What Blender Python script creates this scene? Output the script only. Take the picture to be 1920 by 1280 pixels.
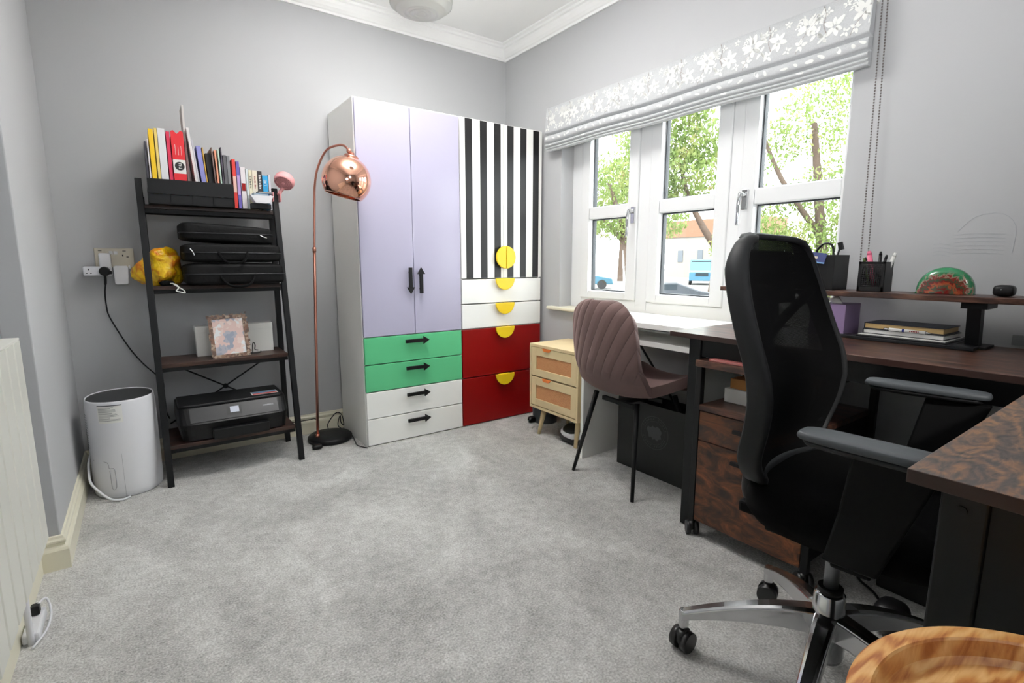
import bpy, bmesh, math, random
from mathutils import Vector, Matrix, noise, Euler
from math import sin, cos, pi, radians, sqrt, atan2
for _o in list(bpy.data.objects): bpy.data.objects.remove(_o)
SC = bpy.context.scene
COL = SC.collection

# ------------------------------------------------------------------ camera
cam_d = bpy.data.cameras.new('camera'); cam = bpy.data.objects.new('camera', cam_d); COL.objects.link(cam)
cam_d.sensor_width = 36.0; cam_d.lens = 18.0; cam_d.clip_start = 0.02; cam_d.clip_end = 400
yaw, pitch, roll = 0.6231, 0.1545, 0.001
fwd = Vector((sin(yaw)*cos(pitch), cos(yaw)*cos(pitch), -sin(pitch)))
rt = Vector((cos(yaw), -sin(yaw), 0)); up = rt.cross(fwd)
r2 = rt*cos(roll)+up*sin(roll); u2 = -rt*sin(roll)+up*cos(roll)
cam.matrix_world = Matrix((( r2.x,u2.x,-fwd.x,-0.9227),(r2.y,u2.y,-fwd.y,-2.6296),(r2.z,u2.z,-fwd.z,1.0032),(0,0,0,1)))
SC.camera = cam
SC.view_settings.view_transform = 'Standard'; SC.view_settings.look = 'None'
SC.view_settings.gamma = 1; SC.view_settings.use_curve_mapping = False
SC.view_settings.exposure = 0.43

# ------------------------------------------------------------------ world and lights
W = bpy.data.worlds.new('overcast'); SC.world = W; W.use_nodes = True
nt = W.node_tree; nt.nodes.clear()
wo = nt.nodes.new('ShaderNodeOutputWorld'); wb = nt.nodes.new('ShaderNodeBackground')
wb.inputs[0].default_value = (0.93, 0.97, 1.0, 1); wb.inputs[1].default_value = 7.0
nt.links.new(wb.outputs[0], wo.inputs[0])
def light(name, kind, loc, power, color=(1,1,1), **kw):
    d = bpy.data.lights.new(name, kind); d.energy = power; d.color = color
    tgt = kw.pop('target', None)
    for k, v in kw.items(): setattr(d, k, v)
    o = bpy.data.objects.new(name, d); o.location = loc; COL.objects.link(o)
    if tgt is not None:
        o.rotation_euler = (Vector(tgt)-Vector(loc)).to_track_quat('-Z', 'Y').to_euler()
    return o
sun = light('sun', 'SUN', (20, 0, 20), 2.2, (1.0, 0.97, 0.9), angle=radians(6), target=(33, 22, 0))
flash = light('camera_flash', 'SPOT', (-0.75, -2.5, 1.3), 78, (1.0, 0.99, 0.975), target=(0.9, -1.1, 2.43),
              spot_size=radians(110), spot_blend=1.0, shadow_soft_size=0.2)

# ------------------------------------------------------------------ materials
def lin(c):
    c = c/255.0
    return c/12.92 if c <= 0.04045 else ((c+0.055)/1.055)**2.4
def rgb(r, g, b): return (lin(r), lin(g), lin(b), 1)
class Nodes:
    def __init__(s, name):
        s.m = bpy.data.materials.new(name); s.m.use_nodes = True; s.t = s.m.node_tree
        s.b = s.t.nodes['Principled BSDF']
    def n(s, typ, **kw):
        o = s.t.nodes.new('ShaderNode'+typ)
        for k, v in kw.items():
            if k.startswith('i_'): o.inputs[k[2:].replace('_', ' ')].default_value = v
            else: setattr(o, k, v)
        return o
    def l(s, a, b): s.t.links.new(a, b)
def mat(name, c, rough=0.5, metal=0.0, bump=None, var=None, coat=0.0, spec=0.5, sheen=0.0, emit=None):
    """plain surface; bump=(scale,strength,distance), var=(scale,amount)"""
    N = Nodes(name); b = N.b
    b.inputs['Base Color'].default_value = c; b.inputs['Roughness'].default_value = rough
    b.inputs['Metallic'].default_value = metal; b.inputs['Coat Weight'].default_value = coat
    b.inputs['Specular IOR Level'].default_value = spec; b.inputs['Sheen Weight'].default_value = sheen
    tc = N.n('TexCoord')
    if var:
        no = N.n('TexNoise'); no.inputs['Scale'].default_value = var[0]; no.inputs['Detail'].default_value = 4
        N.l(tc.outputs['Object'], no.inputs['Vector'])
        mr = N.n('MapRange'); mr.inputs[1].default_value = 0.3; mr.inputs[2].default_value = 0.7
        mr.inputs[3].default_value = 1-var[1]; mr.inputs[4].default_value = 1+var[1]*0.4
        N.l(no.outputs[0], mr.inputs[0])
        mx = N.n('VectorMath', operation='SCALE'); mx.inputs[0].default_value = c[:3]
        N.l(mr.outputs[0], mx.inputs['Scale']); N.l(mx.outputs[0], b.inputs['Base Color'])
    if bump:
        no = N.n('TexNoise'); no.inputs['Scale'].default_value = bump[0]; no.inputs['Detail'].default_value = 3
        N.l(tc.outputs['Object'], no.inputs['Vector'])
        bp = N.n('Bump'); bp.inputs['Strength'].default_value = bump[1]; bp.inputs['Distance'].default_value = bump[2]
        N.l(no.outputs[0], bp.inputs['Height']); N.l(bp.outputs[0], b.inputs['Normal'])
    return N.m
def ramp(N, stops, mode='LINEAR'):
    r = N.n('ValToRGB'); r.color_ramp.interpolation = mode
    e = r.color_ramp.elements
    while len(e) > 1: e.remove(e[0])
    e[0].position = stops[0][0]; e[0].color = stops[0][1]
    for p, c in stops[1:]:
        k = e.new(p); k.color = c
    return r
M = {}
M['wall'] = mat('wall_paint', rgb(180, 181, 183), 0.75, bump=(90, 0.12, 0.002))
M['ceil'] = mat('ceiling_paint', rgb(250, 250, 249), 0.8)
M['cove'] = mat('cove_paint', rgb(253, 253, 252), 0.6)
M['cream'] = mat('cream_gloss', rgb(232, 227, 206), 0.3)
M['upvc'] = mat('white_upvc', rgb(236, 237, 238), 0.28)
M['white'] = mat('white_laminate', rgb(250, 250, 246), 0.38)
M['whitep'] = mat('white_plastic', rgb(228, 228, 232), 0.35)
M['radi'] = mat('radiator_enamel', rgb(222, 221, 212), 0.3)
M['lilac'] = mat('lilac_gloss', rgb(182, 179, 201), 0.16, spec=0.4)
M['green'] = mat('green_foil', rgb(92, 190, 134), 0.4)
M['red'] = mat('dark_red_foil', rgb(134, 5, 5), 0.4, spec=0.25)
M['black'] = mat('black_foil', rgb(22, 22, 23), 0.4)
M['yellow'] = mat('yellow_plastic', rgb(244, 208, 30), 0.35)
M['bmetal'] = mat('black_metal', rgb(15, 16, 18), 0.45, spec=0.3)
M['bplas'] = mat('black_plastic', rgb(15, 15, 17), 0.42, spec=0.35)
M['bplas2'] = mat('charcoal_plastic', rgb(30, 31, 34), 0.35, spec=0.35)
M['bfab'] = mat('black_fabric', rgb(10, 10, 11), 0.9, spec=0.15, bump=(400, 0.35, 0.002))
M['bfab2'] = mat('black_nylon', rgb(10, 10, 11), 0.7, spec=0.2, bump=(30, 0.4, 0.006))
M['seatf'] = mat('black_seat_fabric', rgb(9, 9, 9), 0.95, spec=0.08, bump=(500, 0.3, 0.002))
M['soot'] = mat('matt_black_nylon', rgb(8, 8, 9), 0.6, spec=0.15)
M['armpad'] = mat('grey_arm_pad', rgb(66, 70, 74), 0.55)
M['frameg'] = mat('grey_black_frame', rgb(25, 26, 28), 0.6, spec=0.3)
M['chrome'] = mat('polished_aluminium', rgb(205, 206, 208), 0.16, 1.0)
M['copper'] = mat('polished_copper', (0.93, 0.50, 0.36, 1), 0.07, 1.0)
M['copper2'] = mat('satin_copper', (0.60, 0.27, 0.20, 1), 0.3, 1.0)
M['steel'] = mat('brushed_steel', rgb(196, 188, 172), 0.35, 0.85)
M['tan'] = mat('pale_oak_laminate', rgb(222, 200, 156), 0.45, var=(9, 0.06))
M['orange'] = mat('orange_tab', rgb(222, 120, 52), 0.5)
M['rubber'] = mat('dark_gasket', rgb(52, 56, 60), 0.5)
M['dgrey'] = mat('dark_grey_plastic', rgb(70, 74, 80), 0.4)
M['pink'] = mat('pink_plastic', rgb(240, 170, 172), 0.4)
M['paper'] = mat('white_paper', rgb(235, 234, 230), 0.7)
M['card'] = mat('brown_card', rgb(168, 116, 62), 0.8)
M['rubberw'] = mat('castor_rubber', rgb(26, 26, 28), 0.35)
def flat(r, g, b, rough=0.55): return mat('cover_%d_%d_%d' % (r, g, b), rgb(r, g, b), rough)

def carpet():
    N = Nodes('grey_cut_pile_carpet'); b = N.b; b.inputs['Roughness'].default_value = 1.0
    b.inputs['Specular IOR Level'].default_value = 0.1; b.inputs['Sheen Weight'].default_value = 0.25
    tc = N.n('TexCoord')
    big = N.n('TexNoise'); big.inputs['Scale'].default_value = 2.6; big.inputs['Detail'].default_value = 5; big.inputs['Distortion'].default_value = 0.6
    mid = N.n('TexNoise'); mid.inputs['Scale'].default_value = 34; mid.inputs['Detail'].default_value = 3
    fin = N.n('TexNoise'); fin.inputs['Scale'].default_value = 170; fin.inputs['Detail'].default_value = 2
    mp = N.n('Mapping'); mp.inputs['Scale'].default_value = (1.4, 1.0, 1); mp.inputs['Rotation'].default_value = (0, 0, 0.7)
    N.l(tc.outputs['Object'], mp.inputs[0]); N.l(mp.outputs[0], big.inputs['Vector']); N.l(tc.outputs['Object'], mid.inputs['Vector']); N.l(tc.outputs['Object'], fin.inputs['Vector'])
    a = N.n('Math', operation='MULTIPLY_ADD'); a.inputs[1].default_value = 0.38
    N.l(big.outputs[0], a.inputs[0])
    m2 = N.n('Math', operation='MULTIPLY'); m2.inputs[1].default_value = 0.22; N.l(mid.outputs[0], m2.inputs[0])
    N.l(m2.outputs[0], a.inputs[2])
    m3 = N.n('Math', operation='MULTIPLY_ADD'); m3.inputs[1].default_value = 0.46; N.l(fin.outputs[0], m3.inputs[0]); N.l(a.outputs[0], m3.inputs[2])
    r = ramp(N, [(0.35, rgb(133, 132, 129)), (0.52, rgb(180, 179, 176)), (0.68, rgb(219, 218, 215))])
    N.l(m3.outputs[0], r.inputs[0]); N.l(r.outputs[0], b.inputs['Base Color'])
    bp = N.n('Bump'); bp.inputs['Strength'].default_value = 0.7; bp.inputs['Distance'].default_value = 0.006
    N.l(fin.outputs[0], bp.inputs['Height'])
    bp2 = N.n('Bump'); bp2.inputs['Strength'].default_value = 0.5; bp2.inputs['Distance'].default_value = 0.012
    N.l(mid.outputs[0], bp2.inputs['Height']); N.l(bp.outputs[0], bp2.inputs['Normal']); N.l(bp2.outputs[0], b.inputs['Normal'])
    return N.m
M['carpet'] = carpet()
def wood(name, stops, scale=(1, 1, 1), nscale=6, rough=0.4, dist=1.5, bump=0.1, rings=None, rot=(0, 0, 0)):
    N = Nodes(name); b = N.b; b.inputs['Roughness'].default_value = rough
    tc = N.n('TexCoord'); mp = N.n('Mapping'); mp.inputs['Scale'].default_value = scale; mp.inputs['Rotation'].default_value = rot
    N.l(tc.outputs['Object'], mp.inputs[0])
    no = N.n('TexNoise'); no.inputs['Scale'].default_value = nscale; no.inputs['Detail'].default_value = 7; no.inputs['Roughness'].default_value = 0.6; no.inputs['Distortion'].default_value = dist
    N.l(mp.outputs[0], no.inputs['Vector'])
    out = no.outputs[0]
    if rings:
        wv = N.n('TexWave'); wv.inputs['Scale'].default_value = rings[0]; wv.inputs['Distortion'].default_value = rings[1]
        wv.inputs['Detail'].default_value = 3; wv.inputs['Detail Scale'].default_value = rings[2]
        N.l(mp.outputs[0], wv.inputs['Vector'])
        mx = N.n('Math', operation='MULTIPLY_ADD'); mx.inputs[1].default_value = rings[3]
        m0 = N.n('Math', operation='MULTIPLY'); m0.inputs[1].default_value = 1-rings[3]; N.l(no.outputs[0], m0.inputs[0])
        N.l(wv.outputs['Fac'], mx.inputs[0]); N.l(m0.outputs[0], mx.inputs[2]); out = mx.outputs[0]
    r = ramp(N, stops); N.l(out, r.inputs[0]); N.l(r.outputs[0], b.inputs['Base Color'])
    bp = N.n('Bump'); bp.inputs['Strength'].default_value = bump; bp.inputs['Distance'].default_value = 0.002
    N.l(out, bp.inputs['Height']); N.l(bp.outputs[0], b.inputs['Normal'])
    return N.m
BR = [(0.30, rgb(30, 22, 20)), (0.45, rgb(54, 34, 27)), (0.56, rgb(84, 54, 42)), (0.68, rgb(112, 80, 64))]
M['band'] = mat('dark_edge_band', rgb(46, 26, 21), .4)
M['rustic'] = wood('rustic_brown_board', BR, (7, 1.2, 7), 5, 0.33, 1.0)
M['rusticx'] = wood('rustic_brown_shelf', [(0.3, rgb(28, 20, 17)), (0.5, rgb(54, 34, 27)), (0.7, rgb(84, 54, 41))], (1.2, 7, 7), 5, 0.4, 1.0)
M['rustic2'] = wood('figured_brown_desktop', [(0.30, rgb(50, 46, 46)), (0.44, rgb(78, 66, 60)), (0.56, rgb(112, 84, 64)), (0.70, rgb(144, 102, 68))], (5, 14, 4), 3.6, 0.36, 2.4, rings=(0.9, 26, 1.0, 0.2), rot=(0, 0, 0.7))
M['drawerw'] = wood('burnt_orange_drawer_board', [(0.30, rgb(30, 22, 18)), (0.46, rgb(66, 38, 22)), (0.60, rgb(104, 58, 30)), (0.74, rgb(150, 86, 44))], (2, 3, 6), 3.2, 0.4, 1.6)
M['tray'] = wood('pale_turned_wood', [(0.28, rgb(168, 98, 48)), (0.42, rgb(204, 140, 78)), (0.55, rgb(220, 164, 100)), (0.72, rgb(236, 190, 128))], (4, 26, 8), 2.6, 0.4, 1.2, rings=(1.6, 9, 1.0, 0.3), rot=(0, 0, -0.35))
def rattan():
    N = Nodes('woven_rattan'); b = N.b; b.inputs['Roughness'].default_value = 0.6
    tc = N.n('TexCoord'); br = N.n('TexBrick'); br.inputs['Scale'].default_value = 55; br.inputs['Mortar Size'].default_value = 0.04
    br.inputs['Color1'].default_value = rgb(224, 168, 116); br.inputs['Color2'].default_value = rgb(204, 140, 92); br.inputs['Mortar'].default_value = rgb(150, 96, 60)
    mp = N.n('Mapping'); mp.inputs['Rotation'].default_value = (0, radians(90), radians(90))
    N.l(tc.outputs['Object'], mp.inputs[0]); N.l(mp.outputs[0], br.inputs['Vector']); N.l(br.outputs[0], b.inputs['Base Color'])
    bp = N.n('Bump'); bp.inputs['Strength'].default_value = 0.4; bp.inputs['Distance'].default_value = 0.002
    N.l(br.outputs[1], bp.inputs['Height']); N.l(bp.outputs[0], b.inputs['Normal'])
    return N.m
M['rattan'] = rattan()
def linen():
    N = Nodes('grey_blind_linen'); b = N.b; b.inputs['Roughness'].default_value = 0.9
    tc = N.n('TexCoord'); mp = N.n('Mapping'); mp.inputs['Scale'].default_value = (300, 60, 300)
    no = N.n('TexNoise'); no.inputs['Scale'].default_value = 3
    N.l(tc.outputs['Object'], mp.inputs[0]); N.l(mp.outputs[0], no.inputs['Vector'])
    r = ramp(N, [(0.3, rgb(178, 180, 182)), (0.7, rgb(196, 198, 200))]); N.l(no.outputs[0], r.inputs[0]); N.l(r.outputs[0], b.inputs['Base Color'])
    return N.m
M['linen'] = linen()
M['petal'] = mat('printed_white_petal', rgb(228, 229, 226), 0.9)
M['twig'] = mat('printed_taupe_twig', rgb(156, 148, 144), 0.9)
def glass():
    N = Nodes('window_glass'); t = N.t; t.nodes.remove(N.b)
    out = [n for n in t.nodes if n.type == 'OUTPUT_MATERIAL'][0]
    tr = N.n('BsdfTransparent'); tr.inputs[0].default_value = (0.97, 0.985, 0.98, 1)
    gl = N.n('BsdfGlossy'); gl.inputs['Roughness'].default_value = 0.02
    lw = N.n('LayerWeight'); lw.inputs[0].default_value = 0.5
    pw = N.n('Math', operation='POWER'); pw.inputs[1].default_value = 5.0; N.l(lw.outputs['Facing'], pw.inputs[0])
    fr = N.n('Math', operation='MULTIPLY_ADD'); fr.inputs[1].default_value = 0.45; fr.inputs[2].default_value = 0.03; N.l(pw.outputs[0], fr.inputs[0])
    mx = N.n('MixShader'); N.l(fr.outputs[0], mx.inputs[0]); N.l(tr.outputs[0], mx.inputs[1]); N.l(gl.outputs[0], mx.inputs[2]); N.l(mx.outputs[0], out.inputs[0])
    return N.m
M['glass'] = glass()
def velvet():
    N = Nodes('mauve_quilted_velvet'); b = N.b
    b.inputs['Base Color'].default_value = rgb(104, 82, 79); b.inputs['Roughness'].default_value = 0.85
    b.inputs['Sheen Weight'].default_value = 0.35; b.inputs['Sheen Roughness'].default_value = 0.35; b.inputs['Sheen Tint'].default_value = rgb(215, 185, 180)
    tc = N.n('TexCoord'); sp = N.n('SeparateXYZ'); N.l(tc.outputs['Object'], sp.inputs[0])
    # diagonal stitched channels across the width (y) and along the height (z)
    def chan(sy, sz):
        a = N.n('Math', operation='MULTIPLY'); a.inputs[1].default_value = sy; N.l(sp.outputs['Y'], a.inputs[0])
        c = N.n('Math', operation='MULTIPLY_ADD'); c.inputs[1].default_value = sz; N.l(sp.outputs['Z'], c.inputs[0]); N.l(a.outputs[0], c.inputs[2])
        f = N.n('Math', operation='FRACT'); N.l(c.outputs[0], f.inputs[0])
        p = N.n('Math', operation='PINGPONG'); p.inputs[1].default_value = 0.5; N.l(f.outputs[0], p.inputs[0])
        q = N.n('Math', operation='MULTIPLY'); q.inputs[1].default_value = 2.0; N.l(p.outputs[0], q.inputs[0])
        w = N.n('Math', operation='POWER'); w.inputs[1].default_value = 0.22; N.l(q.outputs[0], w.inputs[0])
        return w.outputs[0]
    bp = N.n('Bump'); bp.inputs['Strength'].default_value = 1.0; bp.inputs['Distance'].default_value = 0.008
    mk = N.n('MapRange'); mk.inputs[1].default_value = 0.50; mk.inputs[2].default_value = 0.54; N.l(sp.outputs['Z'], mk.inputs[0])
    ml = N.n('Math', operation='MULTIPLY'); N.l(chan(19.0, 10.5), ml.inputs[0]); N.l(mk.outputs[0], ml.inputs[1]); N.l(ml.outputs[0], bp.inputs['Height']); N.l(bp.outputs[0], b.inputs['Normal'])
    return N.m
M['velvet'] = velvet()
def mosaic():
    N = Nodes('pastel_mosaic_picture'); b = N.b; b.inputs['Roughness'].default_value = 0.4
    tc = N.n('TexCoord'); v = N.n('TexVoronoi'); v.inputs['Scale'].default_value = 75; N.l(tc.outputs['Object'], v.inputs['Vector'])
    big = N.n('TexNoise'); big.inputs['Scale'].default_value = 14; N.l(v.outputs['Position'], big.inputs['Vector'])
    r = ramp(N, [(0.0, rgb(150, 156, 172)), (0.40, rgb(176, 174, 184)), (0.46, rgb(226, 196, 188)), (0.54, rgb(236, 214, 206)), (0.60, rgb(240, 240, 240))], 'CONSTANT')
    N.l(big.outputs[0], r.inputs[0]); N.l(r.outputs[0], b.inputs['Base Color']); return N.m
M['mosaic'] = mosaic()
def mosaicf():
    N = Nodes('brown_mosaic_frame'); b = N.b; b.inputs['Roughness'].default_value = 0.35
    tc = N.n('TexCoord'); v = N.n('TexVoronoi'); v.inputs['Scale'].default_value = 90; N.l(tc.outputs['Object'], v.inputs['Vector'])
    sp = N.n('SeparateColor'); N.l(v.outputs['Color'], sp.inputs[0])
    r = ramp(N, [(0.0, rgb(92, 70, 58)), (0.3, rgb(140, 112, 92)), (0.55, rgb(170, 150, 130)), (0.8, rgb(118, 84, 66))], 'CONSTANT')
    N.l(sp.outputs[0], r.inputs[0]); N.l(r.outputs[0], b.inputs['Base Color']); return N.m
M['mosaicf'] = mosaicf()
def artglass():
    N = Nodes('swirled_green_red_glass'); b = N.b; b.inputs['Roughness'].default_value = 0.06; b.inputs['Coat Weight'].default_value = 0.6
    tc = N.n('TexCoord'); sp = N.n('VectorMath', operation='LENGTH'); mp = N.n('Mapping'); mp.inputs['Scale'].default_value = (0.3, 1, 1.1)
    N.l(tc.outputs['Object'], mp.inputs[0]); N.l(mp.outputs[0], sp.inputs[0])
    no = N.n('TexNoise'); no.inputs['Scale'].default_value = 38; no.inputs['Detail'].default_value = 3; no.inputs['Distortion'].default_value = 2; N.l(tc.outputs['Object'], no.inputs['Vector'])
    a = N.n('Math', operation='MULTIPLY_ADD'); a.inputs[1].default_value = 0.55; N.l(no.outputs[0], a.inputs[0])
    s = N.n('Math', operation='MULTIPLY_ADD'); s.inputs[1].default_value = 9.5; s.inputs[2].default_value = -0.27; N.l(sp.outputs['Value'], s.inputs[0]); N.l(s.outputs[0], a.inputs[2])
    r = ramp(N, [(0.12, rgb(120, 24, 24)), (0.24, rgb(60, 84, 64)), (0.32, rgb(170, 84, 50)), (0.40, rgb(110, 28, 32)), (0.48, rgb(38, 84, 58)), (0.56, rgb(130, 38, 36)), (0.62, rgb(150, 140, 120)), (0.67, rgb(50, 116, 76)), (0.8, rgb(30, 124, 76))])
    N.l(a.outputs[0], r.inputs[0]); N.l(r.outputs[0], b.inputs['Base Color']); return N.m
M['artglass'] = artglass()
def chairmesh():
    N = Nodes('black_back_mesh'); t = N.t; b = N.b; b.inputs['Base Color'].default_value = rgb(9, 9, 10); b.inputs['Roughness'].default_value = 0.9; b.inputs['Specular IOR Level'].default_value = 0.1
    out = [n for n in t.nodes if n.type == 'OUTPUT_MATERIAL'][0]
    tc = N.n('TexCoord'); mp = N.n('Mapping'); mp.inputs['Rotation'].default_value = (0, radians(45), 0); mp.inputs['Scale'].default_value = (330, 0.0, 330)
    N.l(tc.outputs['Object'], mp.inputs[0]); sp = N.n('SeparateXYZ'); N.l(mp.outputs[0], sp.inputs[0])
    def tri(o):
        f = N.n('Math', operation='PINGPONG'); f.inputs[1].default_value = 0.5; N.l(o, f.inputs[0])
        g = N.n('Math', operation='GREATER_THAN'); g.inputs[1].default_value = 0.43; N.l(f.outputs[0], g.inputs[0]); return g.outputs[0]
    m = N.n('Math', operation='MULTIPLY'); N.l(tri(sp.outputs['X']), m.inputs[0]); N.l(tri(sp.outputs['Z']), m.inputs[1])
    tr = N.n('BsdfTransparent'); mx = N.n('MixShader'); N.l(m.outputs[0], mx.inputs[0]); N.l(b.outputs[0], mx.inputs[1]); N.l(tr.outputs[0], mx.inputs[2]); N.l(mx.outputs[0], out.inputs[0])
    return N.m
M['chairmesh'] = chairmesh()
def leafm(name, cols):
    N = Nodes(name); b = N.b; b.inputs['Roughness'].default_value = 0.6
    oi = N.n('TexCoord'); no = N.n('TexNoise'); no.inputs['Scale'].default_value = 1.1; no.inputs['Detail'].default_value = 6; N.l(oi.outputs['Object'], no.inputs['Vector'])
    r = ramp(N, cols); N.l(no.outputs[0], r.inputs[0]); N.l(r.outputs[0], b.inputs['Base Color'])
    t = N.t; out = [n for n in t.nodes if n.type == 'OUTPUT_MATERIAL'][0]
    tl = N.n('BsdfTranslucent'); N.l(r.outputs[0], tl.inputs[0]); mx = N.n('MixShader'); mx.inputs[0].default_value = 0.45
    N.l(b.outputs[0], mx.inputs[1]); N.l(tl.outputs[0], mx.inputs[2]); N.l(mx.outputs[0], out.inputs[0])
    return N.m
M['leaf'] = leafm('spring_green_leaves', [(0.3, rgb(84, 106, 50)), (0.5, rgb(112, 130, 68)), (0.62, rgb(132, 138, 82)), (0.75, rgb(144, 120, 86))])
M['bark'] = mat('grey_brown_bark', rgb(78, 64, 54), 0.9, bump=(12, 0.6, 0.03))
M['lampglow'] = mat('ribbed_white_shade', rgb(214, 215, 210), 0.35)

# ------------------------------------------------------------------ mesh builder
class B:
    def __init__(s): s.v = []; s.f = []; s.m = []; s.sm = []
    def add(s, vs, fs, mi=0, smooth=False):
        o = len(s.v); s.v += [Vector(p) for p in vs]
        for f in fs: s.f.append([i+o for i in f]); s.m.append(mi); s.sm.append(smooth)
        return s
    def box(s, a, b, mi=0, R=None, piv=None):
        x0, y0, z0 = a; x1, y1, z1 = b
        vs = [Vector(p) for p in ((x0,y0,z0),(x1,y0,z0),(x1,y1,z0),(x0,y1,z0),(x0,y0,z1),(x1,y0,z1),(x1,y1,z1),(x0,y1,z1))]
        if R is not None:
            pv = Vector(piv) if piv is not None else (Vector(a)+Vector(b))/2
            vs = [R @ (v-pv)+pv for v in vs]
        return s.add(vs, [(0,3,2,1),(4,5,6,7),(0,1,5,4),(1,2,6,5),(2,3,7,6),(3,0,4,7)], mi)
    def loft(s, rings, mi=0, smooth=True, caps=True, closed=True):
        n = len(rings[0]); vs = [p for r in rings for p in r]; fs = []
        for i in range(len(rings)-1):
            for j in range(n if closed else n-1):
                k = (j+1) % n; fs.append((i*n+j, i*n+k, (i+1)*n+k, (i+1)*n+j))
        s.add(vs, fs, mi, smooth)
        if caps and closed:
            s.add(rings[0], [tuple(reversed(range(n)))], mi); s.add(rings[-1], [tuple(range(n))], mi)
        return s
    def cyl(s, p0, p1, r0, r1=None, n=20, mi=0, smooth=True):
        r1 = r0 if r1 is None else r1; p0 = Vector(p0); p1 = Vector(p1); d = (p1-p0).normalized()
        a = d.orthogonal().normalized(); b = d.cross(a)
        return s.loft([[p0+(a*cos(2*pi*i/n)+b*sin(2*pi*i/n))*r0 for i in range(n)], [p1+(a*cos(2*pi*i/n)+b*sin(2*pi*i/n))*r1 for i in range(n)]], mi, smooth)
    def tube(s, pts, r, n=8, mi=0, sub=6, rect=None):
        P = [Vector(p) for p in pts]
        if sub > 1 and len(P) > 2: P = crom(P, sub)
        rings = []; a = None
        for i, p in enumerate(P):
            d = (P[min(i+1, len(P)-1)]-P[max(i-1, 0)]).normalized()
            if a is None: a = d.orthogonal().normalized()
            a = (a-d*a.dot(d)).normalized(); b = d.cross(a)
            rr = r(i/(len(P)-1)) if callable(r) else r
            rings.append([p+(a*cos(2*pi*k/n)+b*sin(2*pi*k/n))*rr for k in range(n)])
        return s.loft(rings, mi)
    def lathe(s, prof, c, n=32, mi=0, axis=None, smooth=True):
        c = Vector(c); q = Vector((0, 0, 1)).rotation_difference(Vector(axis).normalized()) if axis is not None else None
        rings = []
        for r, z in prof:
            ring = [Vector((r*cos(2*pi*i/n), r*sin(2*pi*i/n), z)) for i in range(n)]
            rings.append([c+(q @ v if q else v) for v in ring])
        return s.loft(rings, mi, smooth, caps=False)
    def prism(s, poly, f0, f1, mi=0, smooth=False):
        """poly: list of 2D; f0,f1 map a 2D point to 3D on each end"""
        return s.loft([[Vector(f0(*p)) for p in poly], [Vector(f1(*p)) for p in poly]], mi, smooth)
    def grid(s, fn, nu, nv, mi=0, smooth=True):
        vs = [fn(i/nu, j/nv) for j in range(nv+1) for i in range(nu+1)]
        return s.add(vs, [(j*(nu+1)+i, j*(nu+1)+i+1, (j+1)*(nu+1)+i+1, (j+1)*(nu+1)+i) for j in range(nv) for i in range(nu)], mi, smooth)
    def pillow(s, c, h, e=0.5, nu=28, nv=14, mi=0, jit=0, R=None, e2=None, seed=0):
        c = Vector(c); e2 = e if e2 is None else e2
        def sp(x, p): return math.copysign(abs(x)**p, x)
        def fn(u, v):
            a = 2*pi*u; t = pi*(v-0.5)
            p = Vector((sp(cos(t), e)*sp(cos(a), e2)*h[0], sp(cos(t), e)*sp(sin(a), e2)*h[1], sp(sin(t), e)*h[2]))
            if jit: p += p.normalized()*jit*noise.noise(p*22+Vector((seed, 0, 0)))*1.0
            if R is not None: p = R @ p
            return c+p
        return s.grid(fn, nu, nv, mi)
    def done(s, name, mats, parent=None, bevel=0.0, seg=2, subd=0, solid=0.0, local=False, weld=True):
        if not isinstance(mats, (list, tuple)): mats = [mats]
        if parent is not None:
            org = Vector((0, 0, 0)) if local else Vector(parent['_w'])
        else:
            xs = [v.x for v in s.v]; ys = [v.y for v in s.v]; zs = [v.z for v in s.v]
            org = Vector(((min(xs)+max(xs))/2, (min(ys)+max(ys))/2, min(zs)))
        me = bpy.data.meshes.new(name)
        me.from_pydata([tuple(v-org) for v in s.v], [], s.f)
        for m in mats: me.materials.append(M[m] if isinstance(m, str) else m)
        me.polygons.foreach_set('material_index', s.m); me.polygons.foreach_set('use_smooth', s.sm)
        bm = bmesh.new(); bm.from_mesh(me)
        if weld: bmesh.ops.remove_doubles(bm, verts=bm.verts, dist=1e-5)
        bmesh.ops.recalc_face_normals(bm, faces=bm.faces)
        bm.to_mesh(me); bm.free(); me.update()
        o = bpy.data.objects.new(name, me); COL.objects.link(o)
        if parent is not None: o.parent = parent; o['_w'] = tuple(parent['_w'])
        else: o.location = org; o['_w'] = tuple(org)
        if solid:
            md = o.modifiers.new('thickness', 'SOLIDIFY'); md.thickness = solid; md.offset = 0
        if bevel:
            md = o.modifiers.new('bevel', 'BEVEL'); md.width = bevel; md.segments = seg; md.limit_method = 'ANGLE'; md.angle_limit = radians(40)
        if subd:
            md = o.modifiers.new('smooth', 'SUBSURF'); md.levels = subd; md.render_levels = subd
        return o
def crom(P, sub):
    out = []
    for i in range(len(P)-1):
        p0 = P[max(i-1, 0)]; p1 = P[i]; p2 = P[i+1]; p3 = P[min(i+2, len(P)-1)]
        for k in range(sub):
            t = k/sub; out.append(0.5*((2*p1)+(p2-p0)*t+(2*p0-5*p1+4*p2-p3)*t*t+(3*p1-p0-3*p2+p3)*t**3))
    out.append(P[-1]); return out
def tag(o, label, cat, group=None, kind=None):
    o['label'] = label; o['category'] = cat
    if group: o['group'] = group
    if kind: o['kind'] = kind
    return o
def thing(name, label, cat, loc=(0, 0, 0), rz=0, group=None):
    o = bpy.data.objects.new(name, None); COL.objects.link(o); o.location = loc; o.rotation_euler = (0, 0, rz); o.empty_display_size = 0.05
    o['_w'] = tuple(loc); return tag(o, label, cat, group)
def struct(o): o['kind'] = 'structure'; return o
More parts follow.
